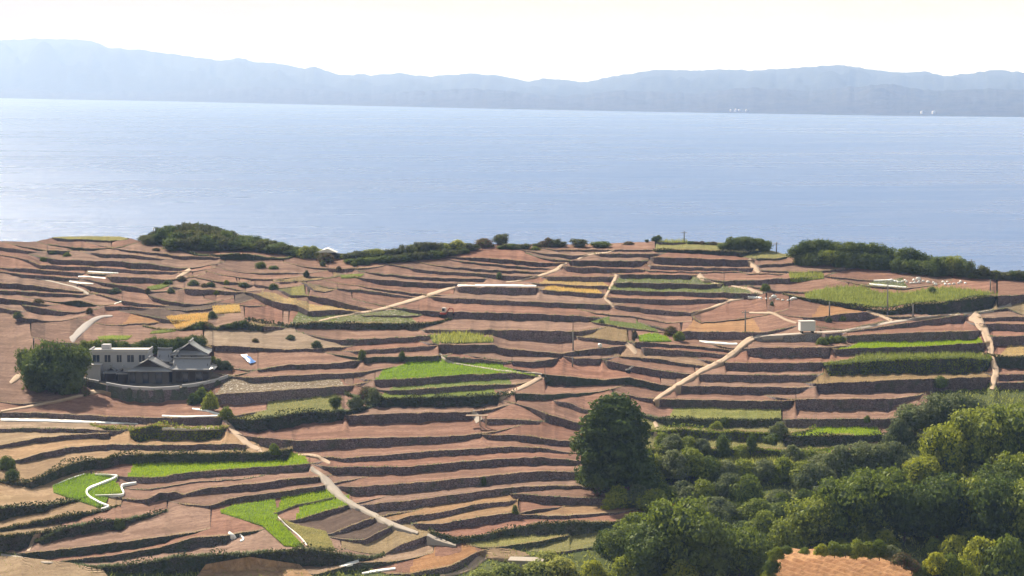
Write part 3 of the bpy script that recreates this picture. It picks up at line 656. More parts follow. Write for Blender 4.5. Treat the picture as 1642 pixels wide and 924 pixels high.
# ------------------------------------------------------------------ lanes, tracks and sheets laid over the terraces
def resample(p, step):
    p = np.array(p); d = np.concatenate([[0], np.cumsum(np.hypot(*np.diff(p[:, :2], axis=0).T))]); n = max(3, int(d[-1] / step) + 1); t = np.linspace(0, d[-1], n)
    return np.stack([np.interp(t, d, p[:, k]) for k in range(p.shape[1])], 1)
def smooth1(a, k):
    pad = np.pad(a, (k, k), mode='edge'); return np.convolve(pad, np.ones(2 * k + 1) / (2 * k + 1), 'valid')
def ribbon(name, s, mat, lift=.35, skirt=.8, rough=.5, sm=2, wk=.8, **props):
    p = resample(pts(s), 2.2); p[:, 2] *= wk; p = np.stack([smooth1(p[:, q], 2) for q in range(3)], 1); n = len(p); t = np.gradient(p[:, :2], axis=0); t /= np.linalg.norm(t, axis=1)[:, None] + 1e-9; nr = np.stack([-t[:, 1], t[:, 0]], 1)
    V = []; sd = len(bpy.data.objects)
    for k, o in enumerate((-1, -.35, .35, 1)):
        q = p[:, :2] + nr * (p[:, 2] * o * (1 + .18 * vnoise(np.arange(n) / 2.5, sd + k)))[:, None]
        Y = np.array([surf(*z)[1] for z in q]); Y = np.minimum(smooth1(Y, sm), Y + .6) - lift - (.12 if k in (1, 2) else 0)
        V.append(P(q[:, 0], q[:, 1], Y))
    V = np.array(V); low = V[[0, 3]] - [0, 0, skirt]; V = np.concatenate([low[:1], V, low[1:]]); V[0, :, 1] += .1; V[-1, :, 1] += .1
    return obj(name, V.reshape(-1, 3), gridF(n, 6), MATS[mat], uv=V.reshape(-1, 3)[:, :2], **props)
for nm, mt, s in [
    ('lane', 'sand_path', 'R2 430,684,5 560,655,6 690,632,7 740,626,8 830,608,10 960,570,11 1060,542,12 1130,520,12 1210,492,11 1295,466,10'),
    ('lane', 'sand_path', 'R3 40,440,4 110,432,6 220,412,8 300,384,9 365,362,12 390,335,10 430,318,6'),
    ('lane', 'sand_path', 'S6 790,310,5 830,290,9 900,268,9 960,256,6 1060,246,6 1130,226,6'),
    ('lane', 'sand_path', 'R3 738,388,14 722,430,12 700,470,10 680,510,9 662,545,9 705,572,10 712,604,16'),
    ('lane', 'sand_path', 'R3 1245,390,22 1290,428,14 1340,444,7 1400,455,5'),
    ('lane', 'sand_path', 'R3 1450,462,5 1560,480,8 1610,498,14 R4 70,488,12 90,482,8'),
    ('lane', 'sand_path', 'R3 1200,648,7 1270,622,7 1345,597,10 1400,572,9 1450,553,9 1540,541,8'),
    ('ramp_road', 'sand_path', 'R7 968,488,14 1010,450,14 1100,392,15 1180,345,16 1260,295,17 1400,228,17 1480,172,18 1550,105,22 1600,84,16'),
    ('road', 'concrete', 'R8 0,100,10 40,74,9 100,68,7 240,60,7 400,48,6 560,42,7 R4 640,696,8 740,678,8 850,657,8 1000,634,8 1200,610,9 1300,603,8 1420,586,7 1540,562,9 1570,548,12'),
    ('track', 'sand_path', 'R4 1330,606,36 1375,650,32 1410,710,28 1430,770,26 1450,830,24 R8 1440,170,20 1462,230,22 1478,290,26 1460,340,20 1450,392,18'),
    ('lane', 'sand_path', 'R4 700,588,6 760,606,9 810,625,9 860,650,12 '),
    ('lane', 'sand_path', 'S2 640,110,12 700,70,20 760,30,24 800,5,16'),
    ('road', 'asphalt', 'R1 440,812,24 490,760,26 540,710,24 590,672,16 640,655,10 710,650,6'),
    ('lane', 'concrete', 'S1 455,378,5 540,392,9 700,425,8 850,462,10 960,486,9 1060,520,16 1130,565,24 1175,592,14'),
    ('lane', 'sand_path', 'R5 0,545,6 150,520,7 300,492,8 420,468,9 500,446,12 580,424,16 640,420,10 700,432,4'),
    ('lane', 'concrete', 'R6 1190,176,6 1205,205,10 1250,236,8 1340,252,5 1450,270,5 1560,288,6 1642,296,6 R7 150,304,6 240,310,10 275,318,12'),
    ('lane', 'sand_path', 'R7 270,325,16 210,362,16 150,392,14 90,418,12 40,448,12 0,470,10'),
    ('lane', 'concrete', 'R6 1395,540,10 1415,560,22 1430,590,28 1445,612,30'),
    ('lane', 'sand_path', 'R5 1400,590,8 1430,620,14 1460,665,18 1520,720,22 1570,762,20 1642,790,14 R6 40,785,10 100,803,5'),
    ('lane', 'sand_path', 'B2 300,162,6 380,160,9 430,172,12 470,195,12 510,215,10'),
    ('track', 'concrete', 'B2 385,232,10 410,262,16 455,285,10 480,320,24 520,365,32 555,400,24 600,440,20 660,475,16 720,505,14 790,540,16 850,575,18 930,608,16 1000,632,12 1060,652,10'),
    ('track', 'concrete', 'B2 1110,660,10 1170,688,14 1240,712,12 1300,730,6'),
    ('lane', 'concrete', 'B1 0,785,9 200,818,9 330,842,11 440,856,5'),
    ('lane', 'sand_path', 'S8 330,630,5 420,622,10 540,590,22 620,540,36 670,490,40 720,470,30'),
    ('lane', 'sand_path', 'S4 650,440,20 700,480,30 740,520,32 770,552,24'),
    ('lane', 'sand_path', 'R4 0,600,6 150,602,8 220,640,8 290,662,6'),
    ('lane', 'sand_path', 'R4 0,275,12 25,310,18 50,345,20 70,362,10'),
    ('lane', 'sand_path', 'B1 170,775,10 195,725,14 225,665,18 260,630,12'),
    ('lane', 'sand_path', 'R5 60,372,10 100,335,24 135,315,14'),
    ('lane', 'sand_path', 'S5 262,330,10 290,280,20 290,230,22 265,190,12'),
]: ribbon(nm, s, mt, kind='structure', wk=.82, **(dict(lift=1.1, sm=7, skirt=1.6) if nm in ('track', 'ramp_road') else {}))
for s, lab, th in [
    ('R2 1300,460,5 1470,459,7 1642,460,7 R3 160,462,7 240,463,5', 'long white plastic sheet on the field edge near the centre', .25),
    ('R5 0,597,9 200,600,9 400,606,9 580,612,8 870,624,3', 'long white plastic sheet along the left field below the house', .25),
    ('R5 1010,652,5 1150,655,5 1380,652,3', 'short white sheet above the dark hedge left of the lane', .25),
    ('R3 1250,808,5 1350,818,7 1440,826,8 1500,826,6', 'white sheet strip beside the pale ramp road', .25),
    ('R3 1555,534,8 1642,536,6', 'white sheet left of the white bags', .2),
    ('S1 1020,355,6 1150,356,9 1400,380,7', 'pale sheet strip on the hazy left slope, lower one', .2),
    ('S1 1150,290,5 1350,302,9 1570,310,7', 'pale sheet strip on the hazy left slope, upper one', .2),
    ('S1 900,415,7 1050,440,14 1240,452,5', 'pinkish pale sheet beside the curved white lane', .2),
    ('S1 1490,720,8 1610,682,9', 'short white sheet left of the orange plot', .2),
    ('B1 330,355,5 440,310,8 535,278,6', 'white sheet edging the top of the left green hook field', .25),
    ('B1 590,282,3 680,284,4 745,290,10 700,312,13 620,342,14 560,366,16 536,390,16 560,420,13 620,455,12 690,482,11 630,500,8', 'white hooked bund round the bright green field at lower left', .45),
    ('B1 590,414,4 700,411,5 780,408,8 775,385,16 755,360,14 765,345,10 860,332,8', 'white bund closing the small green hook field', .45),
    ('B2 175,545,5 240,610,5 310,665,7 350,710,9 362,732,7', 'curved white edging beside the bright green field', .3),
    ('R5 1010,572,5 1150,578,6 1390,572,5', 'lavender pale sheet under the house garden', .2),
    ('R5 1200,527,4 1300,540,7 1385,566,5', 'lavender curved sheet at the tip of the brown field', .2),
    ('S7 190,205,9 280,212,9 400,224,8 550,236,5', 'white sheet below the rows of white bags', .25),
    ('S7 230,172,4 380,168,6 470,180,8', 'white sheet left of the white bags at upper right', .25),
    ('B2 560,862,5 620,845,12 690,826,9', 'pale grey sheet at the bottom edge field, upper one', .25),
    ('B2 700,905,5 800,886,9 920,872,6', 'pale grey sheet at the bottom edge field, lower one', .25),
    ('B1 1430,640,5 1455,660,14 1480,690,8', 'crumpled white plastic heap at the field corner', .6),
    ('B1 1500,655,4 1535,690,8 1500,702,5', 'small crumpled white plastic beside the heap', .5),
]: ribbon('plastic_sheet', s, 'white_sheet', wk=.38 if 'bund' in lab or 'edging' in lab else .8, lift=1.3 if 'bund' in lab else .5, skirt=th, sm=2 if 'bund' in lab else 1, label=lab, category='sheet')
def patch(name, top, bot, mat, ny=6, lift=.45, ridge=0, crop=None, skirt=0, **props):
    a = resample([q[:2] for q in pts(top)], 1.5 if ridge else 3); b = np.array(resample([q[:2] for q in pts(bot)], 1)); k = np.linspace(0, len(b) - 1, len(a)).astype(int); b = b[k]
    n = len(a); V = []; uv = []
    for t in np.linspace(0, 1, ny):
        q = a * (1 - t) + b * t; Y = np.array([surf(*z)[1] for z in q]); V.append(P(q[:, 0], q[:, 1], smooth1(Y, 1) - lift))
    V = np.array(V); G = V.copy(); V = np.concatenate([V, (V[-1] - [0, 0, .6])[None]])
    if skirt:
        V = G.copy()
        if ridge:
            ph = V[..., 0] * .82 + V[..., 1] * .57; V[..., 2] += np.minimum(1, np.linspace(0, 9, ny))[:, None] * .16 * np.sin(ph * 2 * math.pi / 1.5) + .06 * vnoise2(V[..., 0] * 1.3, V[..., 1] * 1.3, 4)
        V = np.pad(V, ((1, 1), (1, 1), (0, 0)), mode='edge'); V[0, :, 2] -= skirt; V[-1, :, 2] -= skirt; V[:, 0, 2] -= skirt; V[:, -1, 2] -= skirt; n += 2; ny += 1
    o = obj(name, V.reshape(-1, 3), gridF(n, ny + 1), MATS[mat], uv=V.reshape(-1, 3)[:, :2] * .9, **props)
    if crop:
        m, dens, hh, ww = CROP[crop[0]]; q = np.stack([G[:-1, :-1], G[:-1, 1:], G[1:, 1:], G[1:, :-1]], 2).reshape(-1, 4, 3); p, _ = on_quads(q, dens); V, F = blades(p - [0, 0, .03], hh, ww)
        obj('crop', V, F, MATS[m], kind='stuff', category='crop', label=crop[1])
    return o
patch('terrace_field', 'B1 330,358 430,312 535,280 640,284 745,290', 'B1 335,395 460,440 560,470 625,495 660,470', 'lime', kind='structure', crop=('lime', 'bright green young rice in the white edged hook field'))
patch('terrace_field', 'B1 600,385 650,350 740,340', 'B1 590,412 680,412 770,402', 'lime', ny=4, kind='structure', crop=('lime', 'bright green young rice in the small hook field'))
patch('terrace_field', 'B1 1380,510 1450,480 1642,452 B2 160,440', 'B1 1385,525 1500,560 1642,605 B2 200,690', 'lime', kind='structure', crop=('lime', 'bright green young rice on the big lower left field'))
patch('terrace_field', 'B2 10,545 80,550 160,548', 'B2 215,730 300,740 345,735', 'lime', kind='structure', crop=('lime', 'bright green young rice running down to the dark hedge'))
patch('terrace_field', 'B2 200,560 300,600 480,640', 'B2 380,740 460,755 540,760', 'ygrass', kind='structure', crop=('ygreen', 'yellow green weeds beside the curved white edging'))
patch('terrace_field', 'R2 1130,778 1200,768 1350,762 1530,790', 'R2 1150,822 1300,824 1530,818', 'green', ny=4, kind='structure', crop=('scrub', 'bushy green leafy crop left of the centre lane'))
patch('terrace_field', 'R1 1330,590 1500,580', 'R1 1340,640 1510,628', 'gold', ny=4, kind='structure', crop=('gold', 'golden straw on the small square plot'))
patch('terrace_field', 'R1 1040,655 1180,640 1310,632', 'R1 1110,735 1180,720 1300,690', 'gold', kind='structure', crop=('gold', 'golden straw on the slanting plot above the house'))
patch('terrace_field', 'R4 335,492 400,466 480,452 595,446 S7 120,232 300,290 560,290 760,255 950,240 1100,258 1400,300', 'R4 340,512 450,528 560,540 650,560 S7 150,420 380,425 560,390 720,375 880,380 1100,335 1400,302', 'green', ny=8, kind='structure', crop=('scrub', 'bright green scrub above the big dark wall at upper right'))
patch('terrace_field', 'S4 780,370 860,350 960,345 1060,375', 'S4 790,425 900,432 1000,430 1120,425', 'lime', ny=4, kind='structure', crop=('lime', 'green grass above the short sandy ramp'))
patch('terrace_field', 'R4 240,370 350,362 450,372', 'R4 250,400 350,408 450,398', 'green', ny=4, kind='structure', crop=('scrub', 'green weeds on the terrace below the right hilltop'))
patch('terrace_field', 'B4 176,760 250,752 330,764 420,758 520,770 620,764 700,776 800,774', 'B4 60,1100 280,1110 500,1120 700,1116 900,1120 1050,1110 1250,1090', 'furrow', ny=90, lift=48, skirt=14, ridge=1, kind='structure')
patch('terrace_field', 'X -40,889 40,894 110,902 165,914', 'X -40,1000 60,1000 140,985 200,960', 'dryp', ny=8, lift=1.2, kind='structure')
patch('terrace_field', 'X 330,905 400,893 480,905', 'X 300,945 400,945 520,940', 'dryp', ny=6, lift=.8, kind='structure')
patch('terrace_field', 'S8 640,440 800,405 900,408 1040,440', 'S8 700,480 840,505 920,508 1080,470', 'dryp', ny=4, lift=.6, kind='structure')
patch('terrace_field', 'R5 610,78 700,70 830,72', 'R5 620,98 720,100 800,95', 'lime', ny=3, kind='structure', crop=('ygreen', 'yellow green grass behind the white flat roofed house'))
patch('terrace_field', 'S2 400,640 500,625 640,615', 'S2 380,665 500,660 640,640', 'green', ny=3, kind='structure', crop=('green', 'green grass strip behind the tiled house'))
patch('terrace_field', 'R1 920,470 1000,455 1080,430', 'R1 930,492 1000,485 1060,462', 'green', ny=3, kind='structure', crop=('green', 'green grass beside the upper grey lane'))
patch('terrace_field', 'R2 570,395 640,390 720,388', 'R2 575,415 640,415 700,405', 'green', ny=3, kind='structure', crop=('green', 'green patch below the shore trees'))

# ------------------------------------------------------------------ trees and shrubs
def crown_mesh(name, lobes, n, size, mat, seed, flat=.8):
    r = np.random.default_rng(seed); L_ = np.array(lobes); wgt = L_[:, 3] ** 2; idx = r.choice(len(L_), n, p=wgt / wgt.sum())
    d = r.normal(size=(n, 3)); d[:, 2] = d[:, 2] + .22; d /= np.linalg.norm(d, axis=1)[:, None]
    bump = 1 + .20 * np.sin(d[:, 0] * 6 + idx) * np.sin(d[:, 1] * 7 + idx * 2) + .10 * np.cos(d[:, 2] * 9 + idx)
    rad = L_[idx, 3] * bump * np.where(r.random(n) < .85, r.uniform(.88, 1.04, n), r.uniform(1.0, 1.22, n))
    c = L_[idx, :3] + d * rad[:, None] * np.array([1, 1, flat]); keep = np.ones(n, bool)
    for k in range(len(L_)):            # leaves deep inside another lobe are never seen
        e = (c - L_[k, :3]) / np.array([1, 1, flat]); keep &= ~((np.linalg.norm(e, axis=1) < L_[k, 3] * .75) & (idx != k))
    c, d = c[keep], d[keep]; c[:, 2] = np.maximum(c[:, 2], .12)
    global rng
    sv_, rng = rng, r; V, F = cards(c, size, d * 1.6, .7); rng = sv_
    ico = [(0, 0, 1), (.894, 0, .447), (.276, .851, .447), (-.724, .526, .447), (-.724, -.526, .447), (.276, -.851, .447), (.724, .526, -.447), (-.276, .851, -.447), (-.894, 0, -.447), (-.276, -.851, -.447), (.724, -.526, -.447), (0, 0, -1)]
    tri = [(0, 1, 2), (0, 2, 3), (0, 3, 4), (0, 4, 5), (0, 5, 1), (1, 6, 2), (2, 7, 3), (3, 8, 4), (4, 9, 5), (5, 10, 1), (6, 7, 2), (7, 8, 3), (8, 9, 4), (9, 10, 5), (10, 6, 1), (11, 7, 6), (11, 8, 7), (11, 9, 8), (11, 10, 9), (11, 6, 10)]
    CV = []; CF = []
    for q in L_:                        # dark opaque core added in each clump, blocking light to deepen shade between lobes
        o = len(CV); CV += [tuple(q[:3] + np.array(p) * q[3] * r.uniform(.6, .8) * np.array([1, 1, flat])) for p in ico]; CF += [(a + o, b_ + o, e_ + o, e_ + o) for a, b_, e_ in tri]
    return V, F, np.array(CV), CF
TREES = {}
def make_kind(key, mat, H=8.0, wid=8.0, trunk_to=.45, crown0=.22, nl=13, n=5200, size=.25, seed=1, mound=False, lump=.30):
    r = np.random.default_rng(seed); lobes = []
    for k in range(nl):
        t = (k + .5) / nl; z = crown0 + (1 - crown0) * (.12 + .74 * t); prof = math.sin(math.pi * min(1, (.18 + .80 * (1 - t)) ** .8)) ** .6 if not mound else (1 - t ** 1.6) ** .5
        a = k * 2.4 + r.uniform(-.4, .4); rr = wid / 2 * prof * r.uniform(.35, .78); lr = wid * lump * r.uniform(.62, 1.05) * (.8 + .3 * prof)
        lobes.append((rr * math.cos(a), rr * math.sin(a), z * H - lr * .2, lr))
    top = max(q[2] + q[3] * .8 for q in lobes); lobes = [(a, b, c * H / top, d * min(1, H / top * 1.02)) for a, b, c, d in lobes]
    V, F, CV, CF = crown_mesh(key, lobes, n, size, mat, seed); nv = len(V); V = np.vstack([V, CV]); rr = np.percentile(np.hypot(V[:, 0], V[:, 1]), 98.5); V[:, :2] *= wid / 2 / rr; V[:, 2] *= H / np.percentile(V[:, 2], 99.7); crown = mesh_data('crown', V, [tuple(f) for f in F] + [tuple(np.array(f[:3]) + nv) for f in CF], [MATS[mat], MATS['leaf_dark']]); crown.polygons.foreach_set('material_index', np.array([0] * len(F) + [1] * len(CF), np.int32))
    b = MB(); fork = np.array([r.uniform(-.2, .2), r.uniform(-.2, .2), H * trunk_to]); b.tube([(0, 0, -.8), (0.05, 0, .4), fork * [.6, .6, .55], fork], [.034 * H, .026 * H, .021 * H, .017 * H], 7)
    for k in r.choice(nl, min(nl, 6), replace=False):
        e = np.array(lobes[k][:3]); mid = (fork + e) / 2 + [0, 0, .3]; b.tube([fork, mid, e], [.014 * H, .009 * H, .004 * H], 5)
    TREES[key] = (mesh_data('trunk', b.V, b.F, MATS['bark']), crown, H, wid)
make_kind('round', 'leaf_dark', seed=3); make_kind('round2', 'leaf_mid', seed=4, nl=15); make_kind('tall', 'leaf_dark', H=9, wid=7, seed=5, nl=15); make_kind('grey', 'leaf_grey', seed=6, nl=16, lump=.26)
make_kind('yellow', 'leaf_yellow', seed=7, nl=16, lump=.25); make_kind('mound', 'leaf_mid', H=4, wid=6, seed=8, mound=True, crown0=.02, trunk_to=.3, n=4200, size=.22); make_kind('mound_grey', 'leaf_grey', H=4, wid=6, seed=9, mound=True, crown0=.02, trunk_to=.3, n=4200, size=.22, nl=16, lump=.24)
make_kind('mound_yellow', 'leaf_yellow', H=4, wid=6, seed=10, mound=True, crown0=.02, trunk_to=.3, n=4200, size=.22, nl=16, lump=.24); make_kind('mound_dark', 'leaf_dark', H=4, wid=6, seed=12, mound=True, crown0=.02, trunk_to=.3, n=4200, size=.22)
make_kind('far', 'leaf_far', H=5, wid=5.5, seed=13, crown0=.08, n=2200, size=.27, nl=9, lump=.36); make_kind('far2', 'leaf_dark', H=5, wid=5.5, seed=14, crown0=.05, n=2200, size=.27, nl=9, lump=.36)
make_kind('brown', 'leaf_brown', H=4, wid=5, seed=15, mound=True, crown0=.03, trunk_to=.4, n=1800, size=.22); make_kind('scrubby', 'leaf_scrub', H=3, wid=5, seed=16, mound=True, crown0=.02, trunk_to=.3, n=2600, size=.2, nl=14, lump=.24)
make_kind('dome', 'leaf_dark', H=17, wid=14.5, seed=21, crown0=.02, nl=44, n=26000, size=.30, mound=True, lump=.155)
def tree(name, kind, u, v, h, wd, label, group=None, cat='tree', sink=.15, Y=None):
    t, c, H, W0 = TREES[kind]; p = surf(u, v) if Y is None else P(u, v, Y); rz = random.uniform(0, 6.28)
    o = empty(name, (p[0], p[1], p[2] - sink), rz, (wd / W0, wd / W0, h / H), label=label, category=cat, group=group)
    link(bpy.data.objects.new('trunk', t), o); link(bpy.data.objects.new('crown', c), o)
    return o
J = lambda a: random.uniform(-a, a)
# the wooded knoll
kt = [(228, 384), (236, 376), (250, 370), (268, 362), (300, 357), (330, 358), (355, 364), (385, 374), (430, 384), (465, 393), (492, 401)]
for row, (off, st) in enumerate(((388, 13), (394, 13), (400, 14), (404, 15))):
    u = 236 + row * 4; n = 0
    while u < 488:
        top = np.interp(u, *zip(*kt)) + (0, 3, 12, 20)[row] + J(2.5); base = max(np.interp(u, ru, rv) + 1 + (0, 4, 9, 14)[row], off if row == 0 else 0); base = min(base, 402 + max(0, (u - 400) * .1))
        if top < base - 6 and (row < 2 or u > 275): tree('knoll_tree', 'far' if random.random() < .35 else 'far2', u, base, (base - top) * mpp(base), random.uniform(4.2, 6), ORDS[n] + ' tree from the left in the ' + ('back', 'second', 'third', 'front')[row] + ' row of the wooded knoll', 'trees of the wooded knoll'); n += 1
        u += st + J(3)
def row_trees(tops, base, step, kinds, label, group, wr=(4, 6), name='shore_tree'):
    n = 0; u = tops[0][0]; a, b = zip(*tops); c, d = zip(*base)
    while u <= a[-1]:
        vb = float(np.interp(u, c, d)); vt = float(np.interp(u, a, b)) + J(2)
        if vb - vt > 4: tree(name, random.choice(kinds), u, vb, (vb - vt) * mpp(vb), random.uniform(*wr), ORDS[n] + ' from the left, ' + label, group); n += 1
        u += step * random.uniform(.75, 1.25)
row_trees([(490, 395), (505, 393), (515, 400), (553, 404)], [(490, 413), (553, 414)], 11, ['far', 'scrubby'], 'pale round tree right of the wooded knoll', 'pale trees right of the knoll', (3.5, 5))
row_trees([(560, 406), (583, 399), (640, 398), (655, 390), (690, 386), (710, 391), (735, 385), (755, 389)], [(560, 417), (680, 411), (755, 401)], 10, ['far', 'far', 'scrubby'], 'rounded shore tree at the far edge of the fields', 'shore trees left of centre', (4, 6))
row_trees([(562, 413), (640, 408), (700, 400), (752, 394)], [(562, 422), (640, 420), (700, 414), (752, 404)], 13, ['far2', 'far'], 'low dark shrub in front of the shore trees', 'shrubs before the shore trees', (3.5, 5), 'shore_shrub')
row_trees([(806, 391), (850, 392)], [(806, 399), (850, 399)], 9, ['far2', 'far'], 'low bush in the hedge at the sandy hilltop edge', 'hedge bushes on the hilltop', (2.5, 4), 'shore_shrub')
row_trees([(862, 388), (876, 381), (905, 386)], [(862, 396), (905, 396)], 9, ['brown', 'far'], 'brownish small tree on the hilltop skyline', 'brownish hilltop trees', (3, 4.5))
row_trees([(1163, 386), (1172, 379), (1185, 379), (1200, 378), (1220, 381), (1236, 390)], [(1163, 400), (1236, 403)], 10, ['far2', 'round'], 'dark tree in the clump on the right of the hilltop', 'dark clump on the hilltop', (3.6, 5))
row_trees([(1108, 387), (1125, 385), (1150, 386)], [(1108, 391), (1150, 393)], 9, ['far2', 'brown'], 'low bush on the hilltop skyline left of the dark clump', 'low skyline bushes', (2, 3), 'shore_shrub')
for u, vt, vb, wd, k, lab in [(804, 374, 392, 5, 'far', 'small round tree alone on the skyline above the hedge'), (776, 381, 396, 6.5, 'brown', 'brown mound of brush beside the lone round tree'), (929, 382, 396, 5, 'far', 'pale green round tree on the hilltop skyline'),
        (964, 386, 396, 6.3, 'far2', 'dark dome shaped shrub on the hilltop skyline'), (1008, 386, 392, 3.6, 'brown', 'small ragged bush right of the dark dome shrub'), (1037, 383, 389, 1.2, 'tall', 'tiny pointed tree on the hilltop skyline'), (1052, 378, 389, 2.6, 'tall', 'small dark tree at the corner of the top terrace')]:
    tree('skyline_tree', k, u, vb, (vb - vt) * mpp(vb), wd, lab)
row_trees([(1282, 392), (1295, 382), (1330, 385), (1350, 388), (1385, 386), (1410, 389), (1428, 398)], [(1282, 420), (1428, 428)], 11, ['far2', 'round', 'tall'], 'dark tree in the long grove at upper right', 'trees of the upper right grove', (4.6, 6.5), 'grove_tree')
row_trees([(1286, 402), (1330, 400), (1425, 408)], [(1286, 424), (1360, 428), (1425, 433)], 13, ['far2', 'mound_dark', 'round2'], 'dark tree in the front row of the upper right grove', 'front row of the upper right grove', (4.2, 6), 'grove_tree')
row_trees([(1436, 404), (1445, 398), (1458, 396), (1480, 404), (1502, 412)], [(1436, 430), (1502, 437)], 11, ['far2', 'round'], 'dark tree between the long grove and the tall pole', 'trees between grove and pole', (4.4, 6), 'grove_tree')
row_trees([(1440, 412), (1500, 420)], [(1440, 436), (1500, 442)], 13, ['far2', 'mound_dark'], 'dark shrub between the long grove and the tall pole', 'shrubs between grove and pole', (4, 5.5), 'grove_shrub')
row_trees([(1508, 411), (1530, 410), (1552, 420)], [(1508, 440), (1552, 445)], 11, ['far2', 'round2'], 'dark tree beside the tall pole at upper right', 'trees beside the tall pole', (4, 5.5), 'grove_tree')
row_trees([(1562, 430), (1578, 425), (1590, 434), (1605, 434), (1642, 435), (1720, 437)], [(1562, 446), (1642, 450), (1720, 454)], 10, ['far', 'far2', 'mound'], 'low shore tree at the far right end of the fields', 'low trees at the far right', (3.2, 4.6))
# the dark trees round the house
for k_, (u, vb, h, wd) in enumerate(sorted([(48, 612, 6.5, 6.5), (70, 622, 9, 8), (98, 624, 9.3, 8), (120, 620, 8, 7), (60, 628, 6.5, 7), (88, 632, 6.5, 7.5), (112, 630, 6, 6.5)])):
    tree('garden_tree', random.choice(['round', 'mound_dark', 'tall']), u, vb, h, wd, ORDS[k_] + ' dark tree from the left in the clump beside the white house', 'clump left of the house')
row_trees([(136, 545), (170, 543), (208, 547)], [(136, 566), (208, 562)], 11, ['mound', 'mound_dark'], 'shrub behind the flat roofed white house', 'shrubs behind the white house', (3, 4.2), 'garden_shrub')
row_trees([(222, 546), (240, 540), (275, 541), (300, 537), (325, 537)], [(222, 566), (325, 566)], 9, ['mound_dark', 'round'], 'dark tree in the hedge behind the tiled house', 'dark hedge behind the tiled house', (3, 4.5), 'garden_tree')
for k_, (u, vb, h, wd, k) in enumerate(sorted([(322, 642, 2.6, 3.2, 'mound'), (336, 655, 3.2, 3.6, 'mound'), (310, 648, 2.2, 3, 'mound_dark'), (350, 592, 2.2, 3.5, 'mound_grey'), (340, 588, 2.2, 3, 'mound'), (360, 592, 1.8, 3.5, 'mound_grey'), (362, 672, 2.4, 3.4, 'mound'), (136, 634, 1.8, 2.2, 'brown')])):
    tree('garden_shrub', k, u, vb, h, wd, ORDS[k_] + ' low shrub from the left on the bank round the house', 'shrubs round the house', 'shrub')
# the great round tree
tree('camphor_tree', 'dome', 987, 790, 16.2, 14.8, 'huge dark dome shaped tree standing alone among the terraces')
for u, vb, h, wd, k, lab in [(944, 775, 4, 5, 'mound_dark', 'dark shrub at the left foot of the great round tree'), (1035, 775, 5, 6, 'mound_dark', 'dark shrub at the right foot of the great round tree'), (990, 812, 3.5, 6, 'mound', 'low shrub below the great round tree'),
        (538, 657, 2.8, 2.7, 'round', 'small round bush at the end of the yellow green field'), (572, 654, 2.4, 3.6, 'mound_grey', 'greyish bush right of the small round bush'), (598, 648, 3.2, 4, 'mound_grey', 'larger greyish bush under the green strips'), (588, 640, 2.6, 4, 'brown', 'pinkish brown bush under the green strips'),
        (1162, 686, 2.2, 2.4, 'mound_dark', 'small dark bush on the green terrace right of the great tree'), (1508, 620, 2.2, 3.6, 'mound_dark', 'dark bush on the wall left of the steep track'), (1391, 676, 1.3, 1.4, 'mound_dark', 'tiny dark bush on the lower right field edge'),
        (1076, 537, 2, 3.6, 'brown', 'brown bush right of the slanting green strip'), (1090, 545, 1.9, 3, 'mound', 'green bush beside the brown bush'), (1018, 546, 2.2, 1.6, 'brown', 'small bare bush at the sandy ramp'), (964, 518, .9, 1.4, 'mound_dark', 'tiny bush on the slanting green strip'),
        (645, 577, 1.9, 1.6, 'mound_dark', 'dark bush on the terrace edge above the green strip'), (580, 577, 2.2, 1.8, 'mound_dark', 'dark bush at the left end of the green strip'), (801, 446, 1.6, 1.6, 'mound_dark', 'small dark bush on the lane below the fan of fields'),
        (1229, 466, 1.6, 2, 'mound_dark', 'dark bush beside the white bags right of centre'), (1238, 490, 1.1, 1, 'mound_dark', 'small square bush on the pale field'), (522, 420, 2.4, 5, 'brown', 'dark brown brush beside the small white roof'),
        (578, 424, 1.8, 3.5, 'mound_dark', 'low dark bush in front of the shore shrubs'), (190, 847, 1.7, 2.2, 'mound_dark', 'dark bush at the tip of the lower left hedge'), (440, 728, 2, 2.6, 'mound', 'green shrub on the hedge corner left of the track'), (10, 752, 2.4, 3.4, 'mound_dark', 'dark shrub at the left picture edge'),
        (1495, 470, 1.6, 2.4, 'mound_dark', 'dark bush below the rows of white bags'), (20, 770, 2.0, 3, 'mound_dark', 'lower dark shrub near the left picture edge'), (776, 777, 1.5, 1.3, 'mound_dark', 'small bush on a wall in the stack left of the great tree'), (826, 823, 1.5, 1.4, 'mound', 'small bush on the hedge end left of the great tree')]:
    tree('bush', k, u, vb, h, wd, lab, None, 'bush')
row_trees([(1318, 541), (1330, 537), (1352, 539)], [(1318, 552), (1352, 548)], 9, ['mound', 'mound_dark'], 'low bush right of the white storage box', 'bushes right of the storage box', (2, 3), 'bush')
sm_b = sorted(q[:2] for q in pts('S2 590,240 930,180 1060,250 1160,150 1330,170 1000,175 820,600 900,600 980,590 1250,590 1180,585 1340,580 1010,490 1450,735 560,150 700,120 820,160 360,245 S3 250,310 120,300 740,280 1060,280 580,390 240,520 1190,270 S1 700,40 230,880 880,80 1180,830 1520,560 560,140 R1 240,560 980,235 R2 560,360 260,790 420,840 R3 230,230 1000,165 R4 100,460 480,650 560,640'))
for k_, (u, v) in enumerate(sm_b):
    tree('field_bush', random.choice(['mound_dark', 'mound', 'mound_grey', 'brown']), u, v + 2, random.uniform(.8, 1.7), random.uniform(1.6, 3.2), ('%dth' % (k_ + 1) if k_ > 19 else ORDS[k_]) + ' small bush from the left on the upper terraces', 'small bushes on the upper terraces', 'bush')
